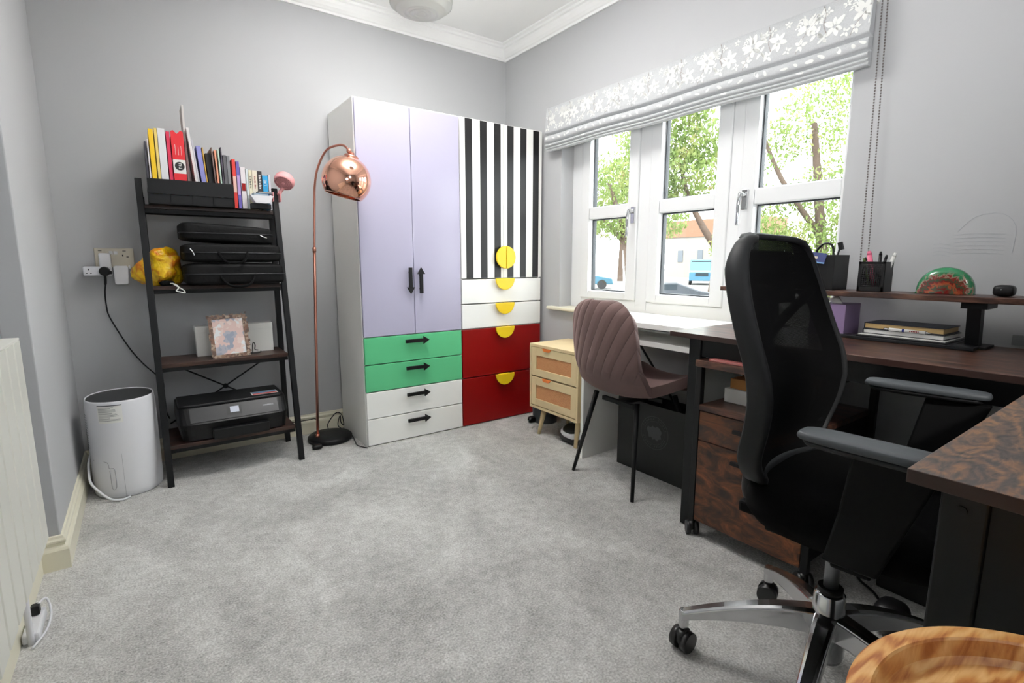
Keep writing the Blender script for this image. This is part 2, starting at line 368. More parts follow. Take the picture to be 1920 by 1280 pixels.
def text_mesh(body, size, R, loc, name, m, parent, depth=0.0006, align='CENTER', local=False):
    cu = bpy.data.curves.new('t', 'FONT'); cu.body = body; cu.size = size; cu.extrude = depth; cu.align_x = align; cu.align_y = 'CENTER'; cu.resolution_u = 2
    to = bpy.data.objects.new('t', cu); COL.objects.link(to)
    bpy.context.view_layer.update()
    me = bpy.data.meshes.new_from_object(to.evaluated_get(bpy.context.evaluated_depsgraph_get()))
    org = Vector((0, 0, 0)) if local else Vector(parent['_w'])
    me.transform(Matrix.Translation(Vector(loc)-org) @ R.to_4x4())
    me.materials.clear(); me.materials.append(M[m] if isinstance(m, str) else m)
    bpy.data.objects.remove(to); bpy.data.curves.remove(cu)
    o = bpy.data.objects.new(name, me); COL.objects.link(o); o.parent = parent; o['_w'] = tuple(parent['_w']); me.name = name
    return o
def basis(x, y):
    x = Vector(x).normalized(); y = Vector(y).normalized(); z = x.cross(y)
    return Matrix(((x.x, y.x, z.x), (x.y, y.y, z.y), (x.z, y.z, z.z)))
FRONT = basis((1, 0, 0), (0, 0, 1))          # text on a face that looks towards -Y
SIDE = basis((0, -1, 0), (0, 0, 1))          # text on a face that looks towards -X

# ================================================================== THE ROOM
YB, XR, XL, XP, ZC, YF = 0.44, 1.227, -1.285, -1.215, 2.43, -3.35
struct(B().box((XL-.15, YF-.15, -.1), (XR+.22, YB+.15, 0)).done('floor', 'carpet'))
struct(B().box((XL-.15, YF-.15, ZC), (XR+.22, YB+.15, ZC+.1)).done('ceiling', 'ceil'))
struct(B().box((XL-.15, YB, 0), (XR+.22, YB+.15, ZC)).done('wall_back', 'wall'))
WX0, WX1, WZ0, WZ1 = -.45, .05, 1.55, 2.15   # unseen opening added in the wall behind the camera for frontal fill light
struct(B().box((XL-.15, YF-.15, 0), (WX0, YF, ZC)).box((WX1, YF-.15, 0), (XR+.22, YF, ZC)).box((WX0, YF-.15, 0), (WX1, YF, WZ0)).box((WX0, YF-.15, WZ1), (WX1, YF, ZC)).done('wall_front', 'wall'))
struct(B().box((XL-.15, YF, 0), (XL, YB, ZC)).box((XL, -.485, 0), (XP, YB, ZC)).done('wall_left', 'wall', bevel=.004))
WT, WB, Y0, Y1 = 1.86, 0.70, -.155, -1.75
struct(B().box((XR, Y0, 0), (XR+.22, YB, ZC)).box((XR, YF, 0), (XR+.22, Y1, ZC)).box((XR, Y1, 0), (XR+.22, Y0, WB)).box((XR, Y1, WT), (XR+.22, Y0, ZC)).done('wall_right', 'wall'))
def sweep(path, prof, name, mat_, names):
    """mitred moulding: path of (x,y); prof of (offset from wall, z); one object per segment"""
    P = [Vector(p) for p in path]; rings = []
    for i, p in enumerate(P):
        ns = []
        if i > 0: d = (P[i]-P[i-1]).normalized(); ns.append(Vector((d.y, -d.x)))
        if i < len(P)-1: d = (P[i+1]-P[i]).normalized(); ns.append(Vector((d.y, -d.x)))
        n = ns[0] if len(ns) == 1 else (ns[0]+ns[1])/(1+ns[0].dot(ns[1]))
        rings.append([Vector((p.x+n.x*o, p.y+n.y*o, z)) for o, z in prof])
    groups = {}
    for i in range(len(P)-1): groups.setdefault(names[i], []).append((rings[i], rings[i+1]))
    for nm, segs in groups.items():
        b = B()
        for a, c in segs: b.loft([a, c], smooth=False)
        struct(b.done(nm, mat_))
SK = [(0, 0), (.019, 0), (.019, .066), (.015, .074), (.009, .080), (.009, .088), (.013, .092), (.013, .098), (.008, .104), (.006, .112), (0, .114)]
sweep([(XR, YF), (XR, YB), (XP, YB), (XP, -.485), (XL, -.485), (XL, YF)][::-1], SK, 'bb', 'cream', ['baseboard_left', 'baseboard_left', 'baseboard_left', 'baseboard_back', 'baseboard_right'])
CV = [(0, 2.345), (.010, 2.345), (.013, 2.356), (.022, 2.360), (.034, 2.372), (.044, 2.388), (.049, 2.402), (.060, 2.406), (.063, 2.418), (.078, 2.422), (.080, 2.43), (0, 2.43)]
sweep([(XR, YF), (XR, YB), (XP, YB), (XP, -.485), (XL, -.485), (XL, YF)][::-1], CV, 'cv', 'cove', ['trim_1', 'trim_1', 'trim_1', 'trim_2', 'trim_3'])
struct(B().box((1.187, -1.83, .700), (1.33, -.068, .722)).done('trim_4', 'cream', bevel=.008, seg=3))   # window board

# window: frame, three sashes with a glazing bar, six panes
XF = 1.325
win = bpy.data.objects.new('window_1', None); COL.objects.link(win); win.location = (XF, -.95, .722); win['_w'] = (XF, -.95, .722); win['kind'] = 'structure'
FY = [(-.155, -.248), (-.690, -.766), (-1.228, -1.285), (-1.775, -1.86)]
f = B()
for a, c in FY: f.box((XF, c, .722), (XF+.07, a, WT+.02))
for i in range(3): f.box((XF, FY[i+1][0], .722), (XF+.07, FY[i][1], .785)); f.box((XF, FY[i+1][0], WT-.05), (XF+.07, FY[i][1], WT+.02))
f.done('window_frame', 'upvc', win, bevel=.004)
SASH = [(-.249, -.689), (-.767, -1.227), (-1.286, -1.774)]
for i, (a, c) in enumerate(SASH):
    xs = XF-.012 if i != 1 else XF-.008
    s_ = B(); w = .068
    s_.box((xs, a-w, .786), (xs+.06, a, WT-.051)); s_.box((xs, c, .786), (xs+.06, c+w, WT-.051))
    s_.box((xs, c+w, .786), (xs+.06, a-w, .83)); s_.box((xs, c+w, WT-.11), (xs+.06, a-w, WT-.051)); s_.box((xs, c+w, 1.257), (xs+.06, a-w, 1.326))
    so = s_.done('sash', 'upvc', win, bevel=.006, seg=3)
    for z0, z1 in ((.83, 1.257), (1.326, WT-.11)):
        g = B(); t = .006
        g.box((xs+.034, a-w-t, z0), (xs+.060, a-w, z1)); g.box((xs+.034, c+w, z0), (xs+.060, c+w+t, z1))
        g.box((xs+.034, c+w+t, z0), (xs+.060, a-w-t, z0+t)); g.box((xs+.034, c+w+t, z1-t), (xs+.060, a-w-t, z1))
        g.done('gasket', 'rubber', so)
        B().box((xs+.040, c+w+t, z0+t), (xs+.044, a-w-t, z1-t)).done('pane', 'glass', so)
def whandle(y, z, hx):
    h = B(); h.box((hx-.012, y-.014, z-.05), (hx, y+.014, z+.04)); h.cyl((hx-.012, y, z+.015), (hx-.045, y, z+.015), .012, n=16)
    h.tube([(hx-.042, y, z+.02), (hx-.05, y+.003, z-.02), (hx-.045, y+.006, z-.075), (hx-.05, y+.004, z-.12)], .008, n=10)
    h.done('window_handle', 'chrome', win, bevel=.003)
whandle(-.668, 1.262, XF-.012); whandle(-1.315, 1.285, XF-.012)

# ------------------------------------------------------------------ roman blind with chain
bl = thing('roman_blind', 'grey roman blind with white blossom print, gathered up over the window', 'blind', (1.2, -.945, 1.68))
PA = [(1.168, 1.921), (1.163, 1.86), (1.157, 1.80), (1.154, 1.780), (1.158, 1.772), (1.188, 1.768)]
PB = [(1.188, 1.768), (1.188, 1.764), (1.160, 1.760), (1.154, 1.752), (1.152, 1.741), (1.154, 1.728), (1.160, 1.724), (1.188, 1.721)]
PC = [(1.188, 1.721), (1.188, 1.718), (1.163, 1.714), (1.157, 1.709), (1.158, 1.702), (1.165, 1.698), (1.184, 1.696), (1.166, 1.694), (1.161, 1.689), (1.165, 1.685), (1.184, 1.683), (1.169, 1.681), (1.167, 1.676), (1.172, 1.672), (1.188, 1.671), (1.192, 1.70), (1.190, 1.76), (1.190, 1.92)]
ys0, ys1 = -.078, -1.812
def sag(y, z): return .0025*sin(y*9)*(1 if z < 1.80 else .3)
prof = PA+PB[1:]+PC[1:]
fb = B()
ring = []
NY = 40
for k in range(NY+1):
    y = ys0+(ys1-ys0)*k/NY
    inset = 0
    ring.append([Vector((x, y, z+sag(y, z))) for x, z in prof])
fb.loft(ring, 0, True, caps=True)
rnd = random.Random(5)
def onseg(seg, y, t):
    L = [0]
    for i in range(len(seg)-1): L.append(L[-1]+sqrt((seg[i+1][0]-seg[i][0])**2+(seg[i+1][1]-seg[i][1])**2))
    d = t*L[-1]; i = 0
    while i < len(seg)-2 and L[i+1] < d: i += 1
    k = (d-L[i])/(L[i+1]-L[i]+1e-9); x = seg[i][0]*(1-k)+seg[i+1][0]*k; z = seg[i][1]*(1-k)+seg[i+1][1]*k
    return x, z
def petal(y, z, a, l, w, seg, mi=1):
    pts = []
    for k in range(10):
        u = 2*pi*k/10; px = l*cos(u)*.5; pz = w*sin(u)*.5*(1-.25*cos(u))
        yy = y+px*cos(a)-pz*sin(a); zz = z+px*sin(a)+pz*cos(a)
        lo, hi = seg
        zz = min(max(zz, lo), hi); yy = min(max(yy, ys1+.003), ys0-.003)
        i = 0
        while i < len(prof)-2 and prof[i+1][1] > zz: i += 1
        k2 = (prof[i][1]-zz)/(prof[i][1]-prof[i+1][1]+1e-9); x = prof[i][0]*(1-k2)+prof[i+1][0]*k2
        pts.append(Vector((x-.0012, yy, zz+sag(yy, zz))))
    fb.add(pts, [tuple(range(10))], mi)
def twig(pts, seg, w=.0025):
    for i in range(len(pts)-1):
        (y0_, z0_), (y1_, z1_) = pts[i], pts[i+1]
        n = 3
        for k in range(n):
            a = (y0_+(y1_-y0_)*k/n, z0_+(z1_-z0_)*k/n); c = (y0_+(y1_-y0_)*(k+1)/n, z0_+(z1_-z0_)*(k+1)/n)
            ang = atan2(c[1]-a[1], c[0]-a[0]); petal((a[0]+c[0])/2, (a[1]+c[1])/2, ang, sqrt((c[0]-a[0])**2+(c[1]-a[1])**2)*1.15, w, seg, 2)
SEG_A = (1.777, 1.917); SEG_B = (1.730, 1.757); SEG_C = (1.702, 1.715)
def flower(y, z, r, n, seg, a0=0):
    for k in range(n):
        a = a0+k*2*pi/n+rnd.uniform(-.25, .25); q = r*rnd.uniform(.8, 1.1); petal(y+q*.62*cos(a), z+q*.62*sin(a), a, q*.95, q*.52, seg)
def frond(y, z, ang, n, l, seg):
    for k in range(n):
        d = l*k/n; c_ = (y+cos(ang)*d, z+sin(ang)*d)
        for s_ in (-1, 1): petal(c_[0]+.007*s_*sin(ang), c_[1]-.007*s_*cos(ang)*-1, ang+s_*.8, .015, .0065, seg)
y = ys0-.02; flip = 0
while y > ys1-.05:
    dz = rnd.uniform(-.01, .01); w_ = rnd.uniform(.9, 1.1)
    if flip % 2 == 0:
        twig([(y, 1.915), (y-.010, 1.885), (y-.004, 1.85), (y-.018, 1.815)], SEG_A, .0032); twig([(y-.006, 1.86), (y-.03, 1.84)], SEG_A, .002)
        flower(y-.044, 1.838+dz, .036, 6, SEG_A, .4); flower(y-.018, 1.892, .016, 4, SEG_A, .1); flower(y-.082, 1.80, .017, 4, SEG_A, 1.1); flower(y-.078, 1.895, .014, 5, SEG_A, .3); frond(y+.012, 1.862, 1.2, 4, .045, SEG_A); flower(y-.006, 1.802, .022, 4, SEG_A, 1.0)
    else:
        twig([(y-.01, 1.778), (y-.02, 1.81), (y-.045, 1.845+dz), (y-.07, 1.87)], SEG_A, .0022)
        flower(y-.045, 1.858+dz, .040*w_, 7, SEG_A, .2); flower(y-.090, 1.882, .024, 5, SEG_A, .7); flower(y-.078, 1.826, .024, 4, SEG_A, 2.2); frond(y-.010, 1.872, 2.0, 4, .040, SEG_A); frond(y-.105, 1.80, .8, 3, .03, SEG_A)
        flower(y-.025, 1.803, .022, 5, SEG_A, .5)
    for k in range(2): petal(y-.05*k-rnd.uniform(0, .03), 1.742+rnd.uniform(-.007, .007), rnd.uniform(-.7, 1.2), rnd.uniform(.018, .034), rnd.uniform(.009, .015), SEG_B)
    if flip % 3 == 0: petal(y-.03, 1.707, .1, .03, .008, SEG_C)
    y -= .098*w_; flip += 1
fb.done('fabric', ['linen', 'petal', 'twig'], bl, weld=False)
B().box((1.189, ys1+.004, 1.885), (XR, ys0-.004, 1.918)).done('head_rail', 'white', bl)
ch = B(); rr = random.Random(1)
for (ya, yb, xx) in ((-1.826, -1.842, 1.196), (-1.838, -1.862, 1.207)):
    n = 100
    for k in range(n):
        t = k/(n-1); ch.pillow((xx, ya+(yb-ya)*t, 1.905-.95*t), (.0026, .0026, .0034), 1, 6, 4)
ch.tube([(1.196, -1.842, .955), (1.198, -1.848, .945), (1.205, -1.857, .943), (1.207, -1.862, .955)], .0022, n=6)
ch.done('beaded_chain', mat('bead_grey', rgb(120, 112, 110), .4, .3), bl, weld=False)

# ================================================================== OUTSIDE
GZ = -.9
o = B().box((1.6, -60, GZ-.2), (120, 120, GZ)).done('ground', mat('pale_asphalt', rgb(118, 116, 112), .9, var=(1.5, .08))); struct(o)
def leafball(b, c, r, n, size, rnd, flatz=.8):
    for _ in range(n):
        while True:
            p = Vector((rnd.uniform(-1, 1), rnd.uniform(-1, 1), rnd.uniform(-1, 1)))
            if .1 < p.length < 1: break
        p = Vector((p.x*r, p.y*r, p.z*r*flatz))+Vector(c)
        q = Euler((rnd.uniform(0, 6.3), rnd.uniform(0, 6.3), rnd.uniform(0, 6.3))).to_matrix(); s = size*rnd.uniform(.6, 1.3)
        b.add([p+q @ Vector(v) for v in ((-s, 0, 0), (0, -s*.5, 0), (s, 0, s*.2), (0, s*.5, 0))], [(0, 1, 2, 3)])
def tree(label, base, trunk_r, paths, balls, seed, size):
    t = thing('tree', label, 'tree', base, group='trees outside the window'); rnd = random.Random(seed)
    tr = B()
    for pts, r in paths: tr.tube([Vector(p) for p in pts], (lambda r: (lambda u: r*(1-.6*u)))(r), n=10, sub=4)
    tr.done('trunk', 'bark', t, weld=False)
    fo = B()
    for c, r, n in balls: leafball(fo, c, r, int(n*3), size*.8, rnd)
    fo.done('foliage', 'leaf', t, weld=False)
# mid tree, seen through the middle casement
tree('tree with a forked trunk standing in the street behind the middle window', (24.9, 14.1, GZ), .3,
     [([(24.9, 14.1, GZ), (24.95, 14.0, .5), (24.9, 13.9, 1.8)], .34), ([(24.9, 13.9, 1.6), (24.3, 14.5, 2.8), (23.7, 15.2, 4.6), (23.4, 15.6, 6.5)], .22), ([(24.9, 13.9, 1.6), (25.3, 13.5, 3.0), (25.8, 13.2, 5.0), (25.6, 13.3, 7)], .2)],
     [((23.5, 15.3, 5.6), 1.9, 520), ((22.2, 16.4, 4.8), 1.5, 380), ((24.5, 15.2, 7.4), 1.7, 460), ((22.6, 17.0, 7.2), 1.7, 420), ((26.0, 13.6, 4.6), 1.2, 200), ((21.6, 18.0, 5.6), 1.5, 360), ((23.6, 15.5, 9.2), 1.5, 330), ((21.4, 17.6, 9.0), 1.4, 280), ((22.6, 16.6, 3.2), .8, 110), ((25.8, 12.9, 3.2), .8, 100)], 3, .17)
tree('leafy tree hanging over a parked car behind the left window', (16.6, 13.3, GZ), .2,
     [([(16.9, 13.0, GZ), (16.7, 13.3, 2), (16.2, 13.9, 4.5)], .2), ([(16.7, 13.3, 1.8), (16.0, 14.2, 3.0), (15.2, 15.2, 3.6)], .1)],
     [((16.4, 13.9, 4.6), 1.5, 480), ((15.4, 14.9, 3.4), 1.1, 300), ((17.0, 13.1, 2.4), .9, 330), ((17.3, 12.6, 1.1), .65, 190), ((15.2, 15.6, 5.6), 1.4, 380), ((17.2, 13.2, 6.8), 1.4, 380), ((16.2, 13.7, 2.6), .8, 200), ((15.2, 15.1, 2.2), .5, 60), ((17.5, 12.4, .3), .35, 70)], 8, .10)
tree('large bushy tree close outside the right window', (15.6, 5.2, GZ), .3,
     [([(16.0, 4.4, GZ), (15.7, 4.7, 2), (15.4, 5.0, 5)], .2), ([(15.7, 4.7, 1.8), (14.8, 5.5, 3.4), (14.2, 6.0, 5)], .1)],
     [((15.6, 4.7, 5.2), 1.5, 560), ((14.6, 5.9, 4.4), 1.0, 230), ((15.8, 4.4, 3.0), 1.3, 480), ((14.5, 5.9, 2.6), .9, 260), ((15.3, 5.0, 1.3), 1.2, 620), ((14.5, 5.5, 1.4), .9, 380), ((16.2, 3.7, 1.8), 1.2, 420), ((15.9, 4.2, .4), 1.1, 480), ((14.4, 5.6, .5), .8, 300), ((16.6, 4.1, 6.6), 1.4, 380), ((13.8, 6.5, 1.5), .6, 130)], 21, .085)
tree('paler tree on the horizon between the other two', (38, 33, GZ), .3,
     [([(38, 33, GZ), (38, 33, 4)], .3)], [((38, 33, 6), 3.0, 420), ((35, 36, 5), 2.6, 340), ((41, 30, 5), 2.2, 200), ((34, 38, 9), 3, 300)], 31, .30)
bd = thing('building', 'long pale building with a salmon upper band across the street', 'building', (58, 32, GZ))
B().box((54, 28, GZ), (60, 40, 4.0), 0).done('wall', mat('pale_render', rgb(128, 124, 118), .9), bd)
B().box((53.9, 27.9, 4.0), (60.1, 40.1, 6.0)).done('upper_band', mat('salmon_tile', rgb(122, 92, 72), .9), bd)
for k in range(4): B().box((53.93, 29+k*2.8, 1.0), (54.0, 29.7+k*2.8, 2.4)).done('window', mat('far_window', rgb(80, 86, 92), .3) if k == 0 else bpy.data.materials['far_window'], bd)
def vehicle(name, label, loc, ang, L, Wd, H, colr, van=False):
    t = thing(name, label, 'van' if van else 'car', loc, ang, 'vehicles parked in the street'); h = Wd/2
    if van: pr = [(-L/2, .35), (-L/2, H*.93), (-L/2+.1, H), (L/2-1.1, H), (L/2-.35, H*.58), (L/2-.02, H*.5), (L/2, .35)]
    else: pr = [(-L/2, .35), (-L/2+.05, .85), (-L/2+.5, .95), (-L/2+1.0, H), (L/2-2.1, H), (L/2-1.25, .95), (L/2-.1, .75), (L/2, .35)]
    B().prism(pr, lambda x, z: (x, -h, z), lambda x, z: (x, h, z)).done('body', mat('paint_%s' % name, colr, .25), t, bevel=.06, local=True)
    g = B()
    if van:
        g.prism([(L/2-1.04, H*.95), (L/2-.42, H*.6)], lambda x, z: (x+.03, -h*.86, z), lambda x, z: (x+.03, h*.86, z))
        g.box((L/2-2.0, -h-.01, H*.6), (L/2-1.1, h+.01, H*.88)); g.box((L/2-.01, -h*.5, .75), (L/2+.02, h*.5, 1.0))
    else:
        g.box((-L/2+1.0, -h-.01, .95), (L/2-2.1, h+.01, H-.08)); g.prism([(L/2-2.05, H-.06), (L/2-1.3, .99)], lambda x, z: (x+.03, -h*.86, z), lambda x, z: (x+.03, h*.86, z))
    g.done('windscreen', mat('car_glass', rgb(36, 46, 52), .15) if 'car_glass' not in bpy.data.materials else bpy.data.materials['car_glass'], t, local=True)
    for sx in (-L/2+.75, L/2-.8):
        for sy in (-1, 1): B().cyl((sx, sy*(h-.2), .33), (sx, sy*(h+.01), .33), .33, n=20).done('wheel', 'rubberw', t, local=True)
vehicle('van', 'pale blue van parked across the street behind the middle window', (38.4, 24.0, GZ), radians(-146), 4.6, 2.0, 2.1, rgb(54, 96, 120), True)
vehicle('car', 'light blue car parked under the tree behind the left window', (25.0, 24.4, GZ), radians(-44), 3.9, 1.7, 1.5, rgb(50, 96, 116))
vehicle('car', 'grey car seen low in the middle window beside the forked tree', (17.0, 10.6, GZ-.15), radians(-36), 3.6, 1.7, 1.25, rgb(64, 68, 74))

# ================================================================== WARDROBES
def arrow_pts(L, w, hw, hl):
    return [(-L/2, -w/2), (L/2-hl, -w/2), (L/2-hl, -hw/2), (L/2, 0), (L/2-hl, hw/2), (L/2-hl, w/2), (-L/2, w/2)]
def arrow(x, z, ang, parent, y0=-.001):
    b = B(); P = [(x+p*cos(ang)-q*sin(ang), z+p*sin(ang)+q*cos(ang)) for p, q in arrow_pts(.143, .019, .045, .036)]
    b.prism(P, lambda a, c: (a, y0-.024, c), lambda a, c: (a, y0-.012, c))
    for s in (-.045, .03): b.cyl((x+s*cos(ang), y0-.013, z+s*sin(ang)), (x+s*cos(ang), y0, z+s*sin(ang)), .006, n=10)
    return b.done('handle', 'bplas', parent, bevel=.0015)
def halfmoon(x, z, parent, a0, a1, r=.070):
    b = B(); n = 20; P = [(x+r*cos(a0+(a1-a0)*k/n), z+r*sin(a0+(a1-a0)*k/n)) for k in range(n+1)]
    b.prism(P, lambda a, c: (a, -.026, c), lambda a, c: (a, -.014, c))
    q = [(x+(p[0]-x)*.55, z+(p[1]-z)*.55) for p in P]
    b.prism(q, lambda a, c: (a, -.014, c), lambda a, c: (a, -.0005, c))
    return b.done('handle', 'yellow', parent, bevel=.002)
G = .0015
def front(parent, name, x0, x1, z0, z1, m, bevel=.003):
    return B().box((x0+G, 0, z0+G), (x1-G, .016, z1-G)).done(name, m, parent, bevel=bevel)
w1 = thing('wardrobe', 'tall white wardrobe with lilac doors above two green and two white drawers', 'wardrobe', (.3, .21, 0), 0, 'pair of tall wardrobes')
def carcass(x0, x1, p):
    b = B(); t = .018; y0, y1, z1 = .017, .42, 1.812
    b.box((x0, y0, 0), (x0+t, y1, z1)); b.box((x1-t, y0, 0), (x1, y1, z1)); b.box((x0+t, y0, z1-t), (x1-t, y1, z1)); b.box((x0+t, y1-.01, 0), (x1-t, y1, z1-t)); b.box((x0+t, y0, 0), (x1-t, y1-.01, .03)); b.box((x0+t, y0+.002, .59), (x1-t, y1-.01, .605))
    b.done('carcass', 'white', p, bevel=.001)
carcass(0, .598, w1)
for k in range(4):
    d = front(w1, 'drawer_front', .002, .598, .003+k*.15, .003+(k+1)*.15-(.001), 'green' if k > 1 else 'white')
    d['label'] = 'green drawer front' if k > 1 else 'white drawer front'
    arrow(.303, [.112, .263, .415, .567][k], 0, d)
d = front(w1, 'door', .002, .3, .603, 1.806, 'lilac'); arrow(.272, .90, -pi/2, d)
d = front(w1, 'door', .3, .598, .603, 1.806, 'lilac'); arrow(.335, .90, pi/2, d)
w2 = thing('wardrobe', 'white wardrobe with black striped doors above white and dark red drawers', 'wardrobe', (.9, .21, 0), 0, 'pair of tall wardrobes')
carcass(.602, 1.198, w2)
for z0, z1, m in ((.003, .3, 'red'), (.303, .6, 'red'), (.603, .75, 'white'), (.753, .9, 'white')):
    d = front(w2, 'drawer_front', .602, 1.198, z0, z1, m); d['label'] = ('dark red' if m == 'red' else 'white')+' drawer front'
    halfmoon(.90, z1+.002, d, pi, 2*pi)
for x0, x1, bars, sgn in ((.602, .9, (.636, .737, .835), -1), (.9, 1.198, (.930, 1.028, 1.127), 1)):
    b = B().box((x0+G, 0, .905), (x1-G, .016, 1.806))
    for bx in bars: b.box((bx, -.0008, .906), (bx+.047, .0, 1.805), 1)
    d = b.done('door', ['white', 'black'], w2)
    halfmoon(.906, 1.030, d, (pi/2 if sgn < 0 else -pi/2), (3*pi/2 if sgn < 0 else pi/2), .068).location.x += .0025*sgn

# ================================================================== LADDER SHELF
def yfr(z): return .035+.162*z
lad = thing('ladder_shelf', 'black metal ladder shelf with four dark brown boards against the back wall', 'shelf unit', (-.617, .21, 0))
def bar(p0, p1, w=.026, d=.026):
    b = B(); p0 = Vector(p0); p1 = Vector(p1)
    b.loft([[p+Vector((sx*w/2, sy*d/2, 0)) for sx, sy in ((-1, -1), (1, -1), (1, 1), (-1, 1))] for p in (p0, p1)], smooth=False); return b
for x in (-.897, -.337):
    bar((x, yfr(0), 0), (x, yfr(1.368), 1.368)).done('leg', 'bmetal', lad, bevel=.002)
    bar((x+.005, .365, 0), (x+.005, .385, 1.30)).done('leg', 'bmetal', lad, bevel=.002)
STOP = [.176, .542, .893, 1.256]
for i, z in enumerate(STOP):
    sh = B().box((-.885, yfr(z)+.006, z-.018), (-.349, .375, z)).done('shelf', 'rusticx', lad, bevel=.002)
    B().box((-.884, yfr(z)+.012, z-.036), (-.350, yfr(z)+.03, z-.0185)).box((-.884, .35, z-.036), (-.350, .366, z-.0185)).done('rail', 'bmetal', lad)
xb = B(); xb.tube([(-.87, .368, .52), (-.36, .368, .20)], .004, sub=1); xb.tube([(-.87, .372, .20), (-.36, .372, .52)], .004, sub=1); xb.cyl((-.615, .36, .36), (-.615, .38, .36), .012, n=12)
xb.done('cross_brace', 'bmetal', lad)
# file sorter
fs = thing('file_sorter', 'black metal file sorter holding folders, left end of the top shelf', 'file holder', (-.69, .28, 1.256))
b = B(); b.box((-.866, .185, 1.300), (-.530, .190, 1.364)); b.box((-.866, .185, 1.258), (-.530, .19, 1.264))
for x in (-.866, -.783, -.70, -.618, -.534): b.box((x, .185, 1.258), (x+.004, .19, 1.30))
for x in (-.8655, -.7818, -.7112, -.5335): b.box((x, .19, 1.258), (x+.0014, .37, 1.33))
b.box((-.866, .185, 1.2565), (-.530, .37, 1.259)); b.box((-.862, .1902, 1.2645), (-.534, .1912, 1.2995)); b.done('frame', 'bmetal', fs)
# things standing in it and beside it: name, label, category, x0,x1 at base, ztop, y0,y1, lean, colour, page colour
ZS = 1.2595
SHELF_GROUPS = {'folder': 'folders standing in the file sorter', 'book': 'books standing on the top shelf', 'magazine': 'magazines leaning in the file sorter', 'notebook': 'notebooks leaning in the file sorter'}
def volume(name, label, cat, x0, x1, z0, z1, y0, y1, lean, c, group=None, pages=None, hard=True):
    """a standing book or folder: cover (spine towards the room) and pages"""
    if lean < 0: x0 += (z1-z0)*sin(-lean); x1 += (z1-z0)*sin(-lean)
    w = x1-x0; L = thing(name, label, cat, ((x0+x1)/2, (y0+y1)/2, z0), 0, group or SHELF_GROUPS.get(cat))
    R = Matrix.Rotation(lean, 3, 'Y'); piv = (x1 if lean > 0 else x0, y0, z0)
    t = min(.0025, w*.22)
    cv = B(); cv.box((x0, y0, z0), (x0+t, y1, z1), 0, R, piv); cv.box((x1-t, y0, z0), (x1, y1, z1), 0, R, piv); cv.box((x0+t, y0, z0), (x1-t, y0+t, z1), 0, R, piv)
    cvo = cv.done('cover', c, L)
    B().box((x0+t, y0+t+.0005, z0+.003), (x1-t, y1-.004, z1-.004), 0, R, piv).done('pages', pages or 'paper', L)
    return L, R, piv
GRP = None
V = [
 ('folder', 'thin charcoal folder at the far left of the top shelf', 'folder', -.862, -.856, 1.52, .2, .37, .0, flat(58, 56, 66)),
 ('folder', 'white document wallet between the charcoal and yellow folders', 'folder', -.852, -.847, 1.53, .2, .36, .0, flat(222, 214, 214)),
 ('folder', 'bright yellow wedge folder in the sorter', 'folder', -.843, -.826, 1.575, .2, .36, 0, flat(240, 196, 30)),
 ('folder', 'pale yellow folder beside the wide white one', 'folder', -.822, -.812, 1.58, .2, .36, -.0, flat(234, 208, 120)),
 ('ring_binder', 'wide plain white ring binder in the sorter', 'folder', -.810, -.783, 1.582, .2, .37, .0, flat(230, 230, 232)),
 ('folder', 'crimson thin folder left of the red box file', 'folder', -.779, -.766, 1.572, .2, .36, -.0, flat(200, 40, 76)),
]
for n_, l_, c_, x0, x1, zt, y0, y1, le, m_ in V: volume(n_, l_, c_, x0, x1, ZS, zt, y0, y1, le, m_)
# red box file with white band and round mark
rf, R_, pv_ = volume('box_file', 'red box file with a white band and black round badge', 'folder', -.762, -.714, ZS, 1.555, .196, .37, 0, flat(206, 26, 38))
rd = flat(206, 26, 38)
bb = B(); bb.prism([(-.762, 1.555), (-.762, 1.575), (-.752, 1.580), (-.738, 1.566), (-.724, 1.582), (-.714, 1.576), (-.714, 1.555)], lambda a, c: (a, .196, c), lambda a, c: (a, .199, c)); bb.done('flap', rd, rf)
B().box((-.7619, .1952, 1.395), (-.7141, .1960, 1.455)).done('band', 'paper', rf)
dd = B(); dd.cyl((-.738, .1950, 1.427), (-.738, .1944, 1.427), .0185, n=28); dd.done('badge', 'black', rf)
text_mesh('nu', .026, basis((0, 0, 1), (-1, 0, 0)), (-.738, .1940, 1.427), 'badge_letters', 'paper', rf, .0002)
b = B(); [b.box((-.750+c_*.011, .1953, 1.475), (-.7485+c_*.011, .1958, 1.475+h_)) for c_, h_ in ((0, .045), (1, .035), (2, .040))]; b.done('spine_print', 'paper', rf)
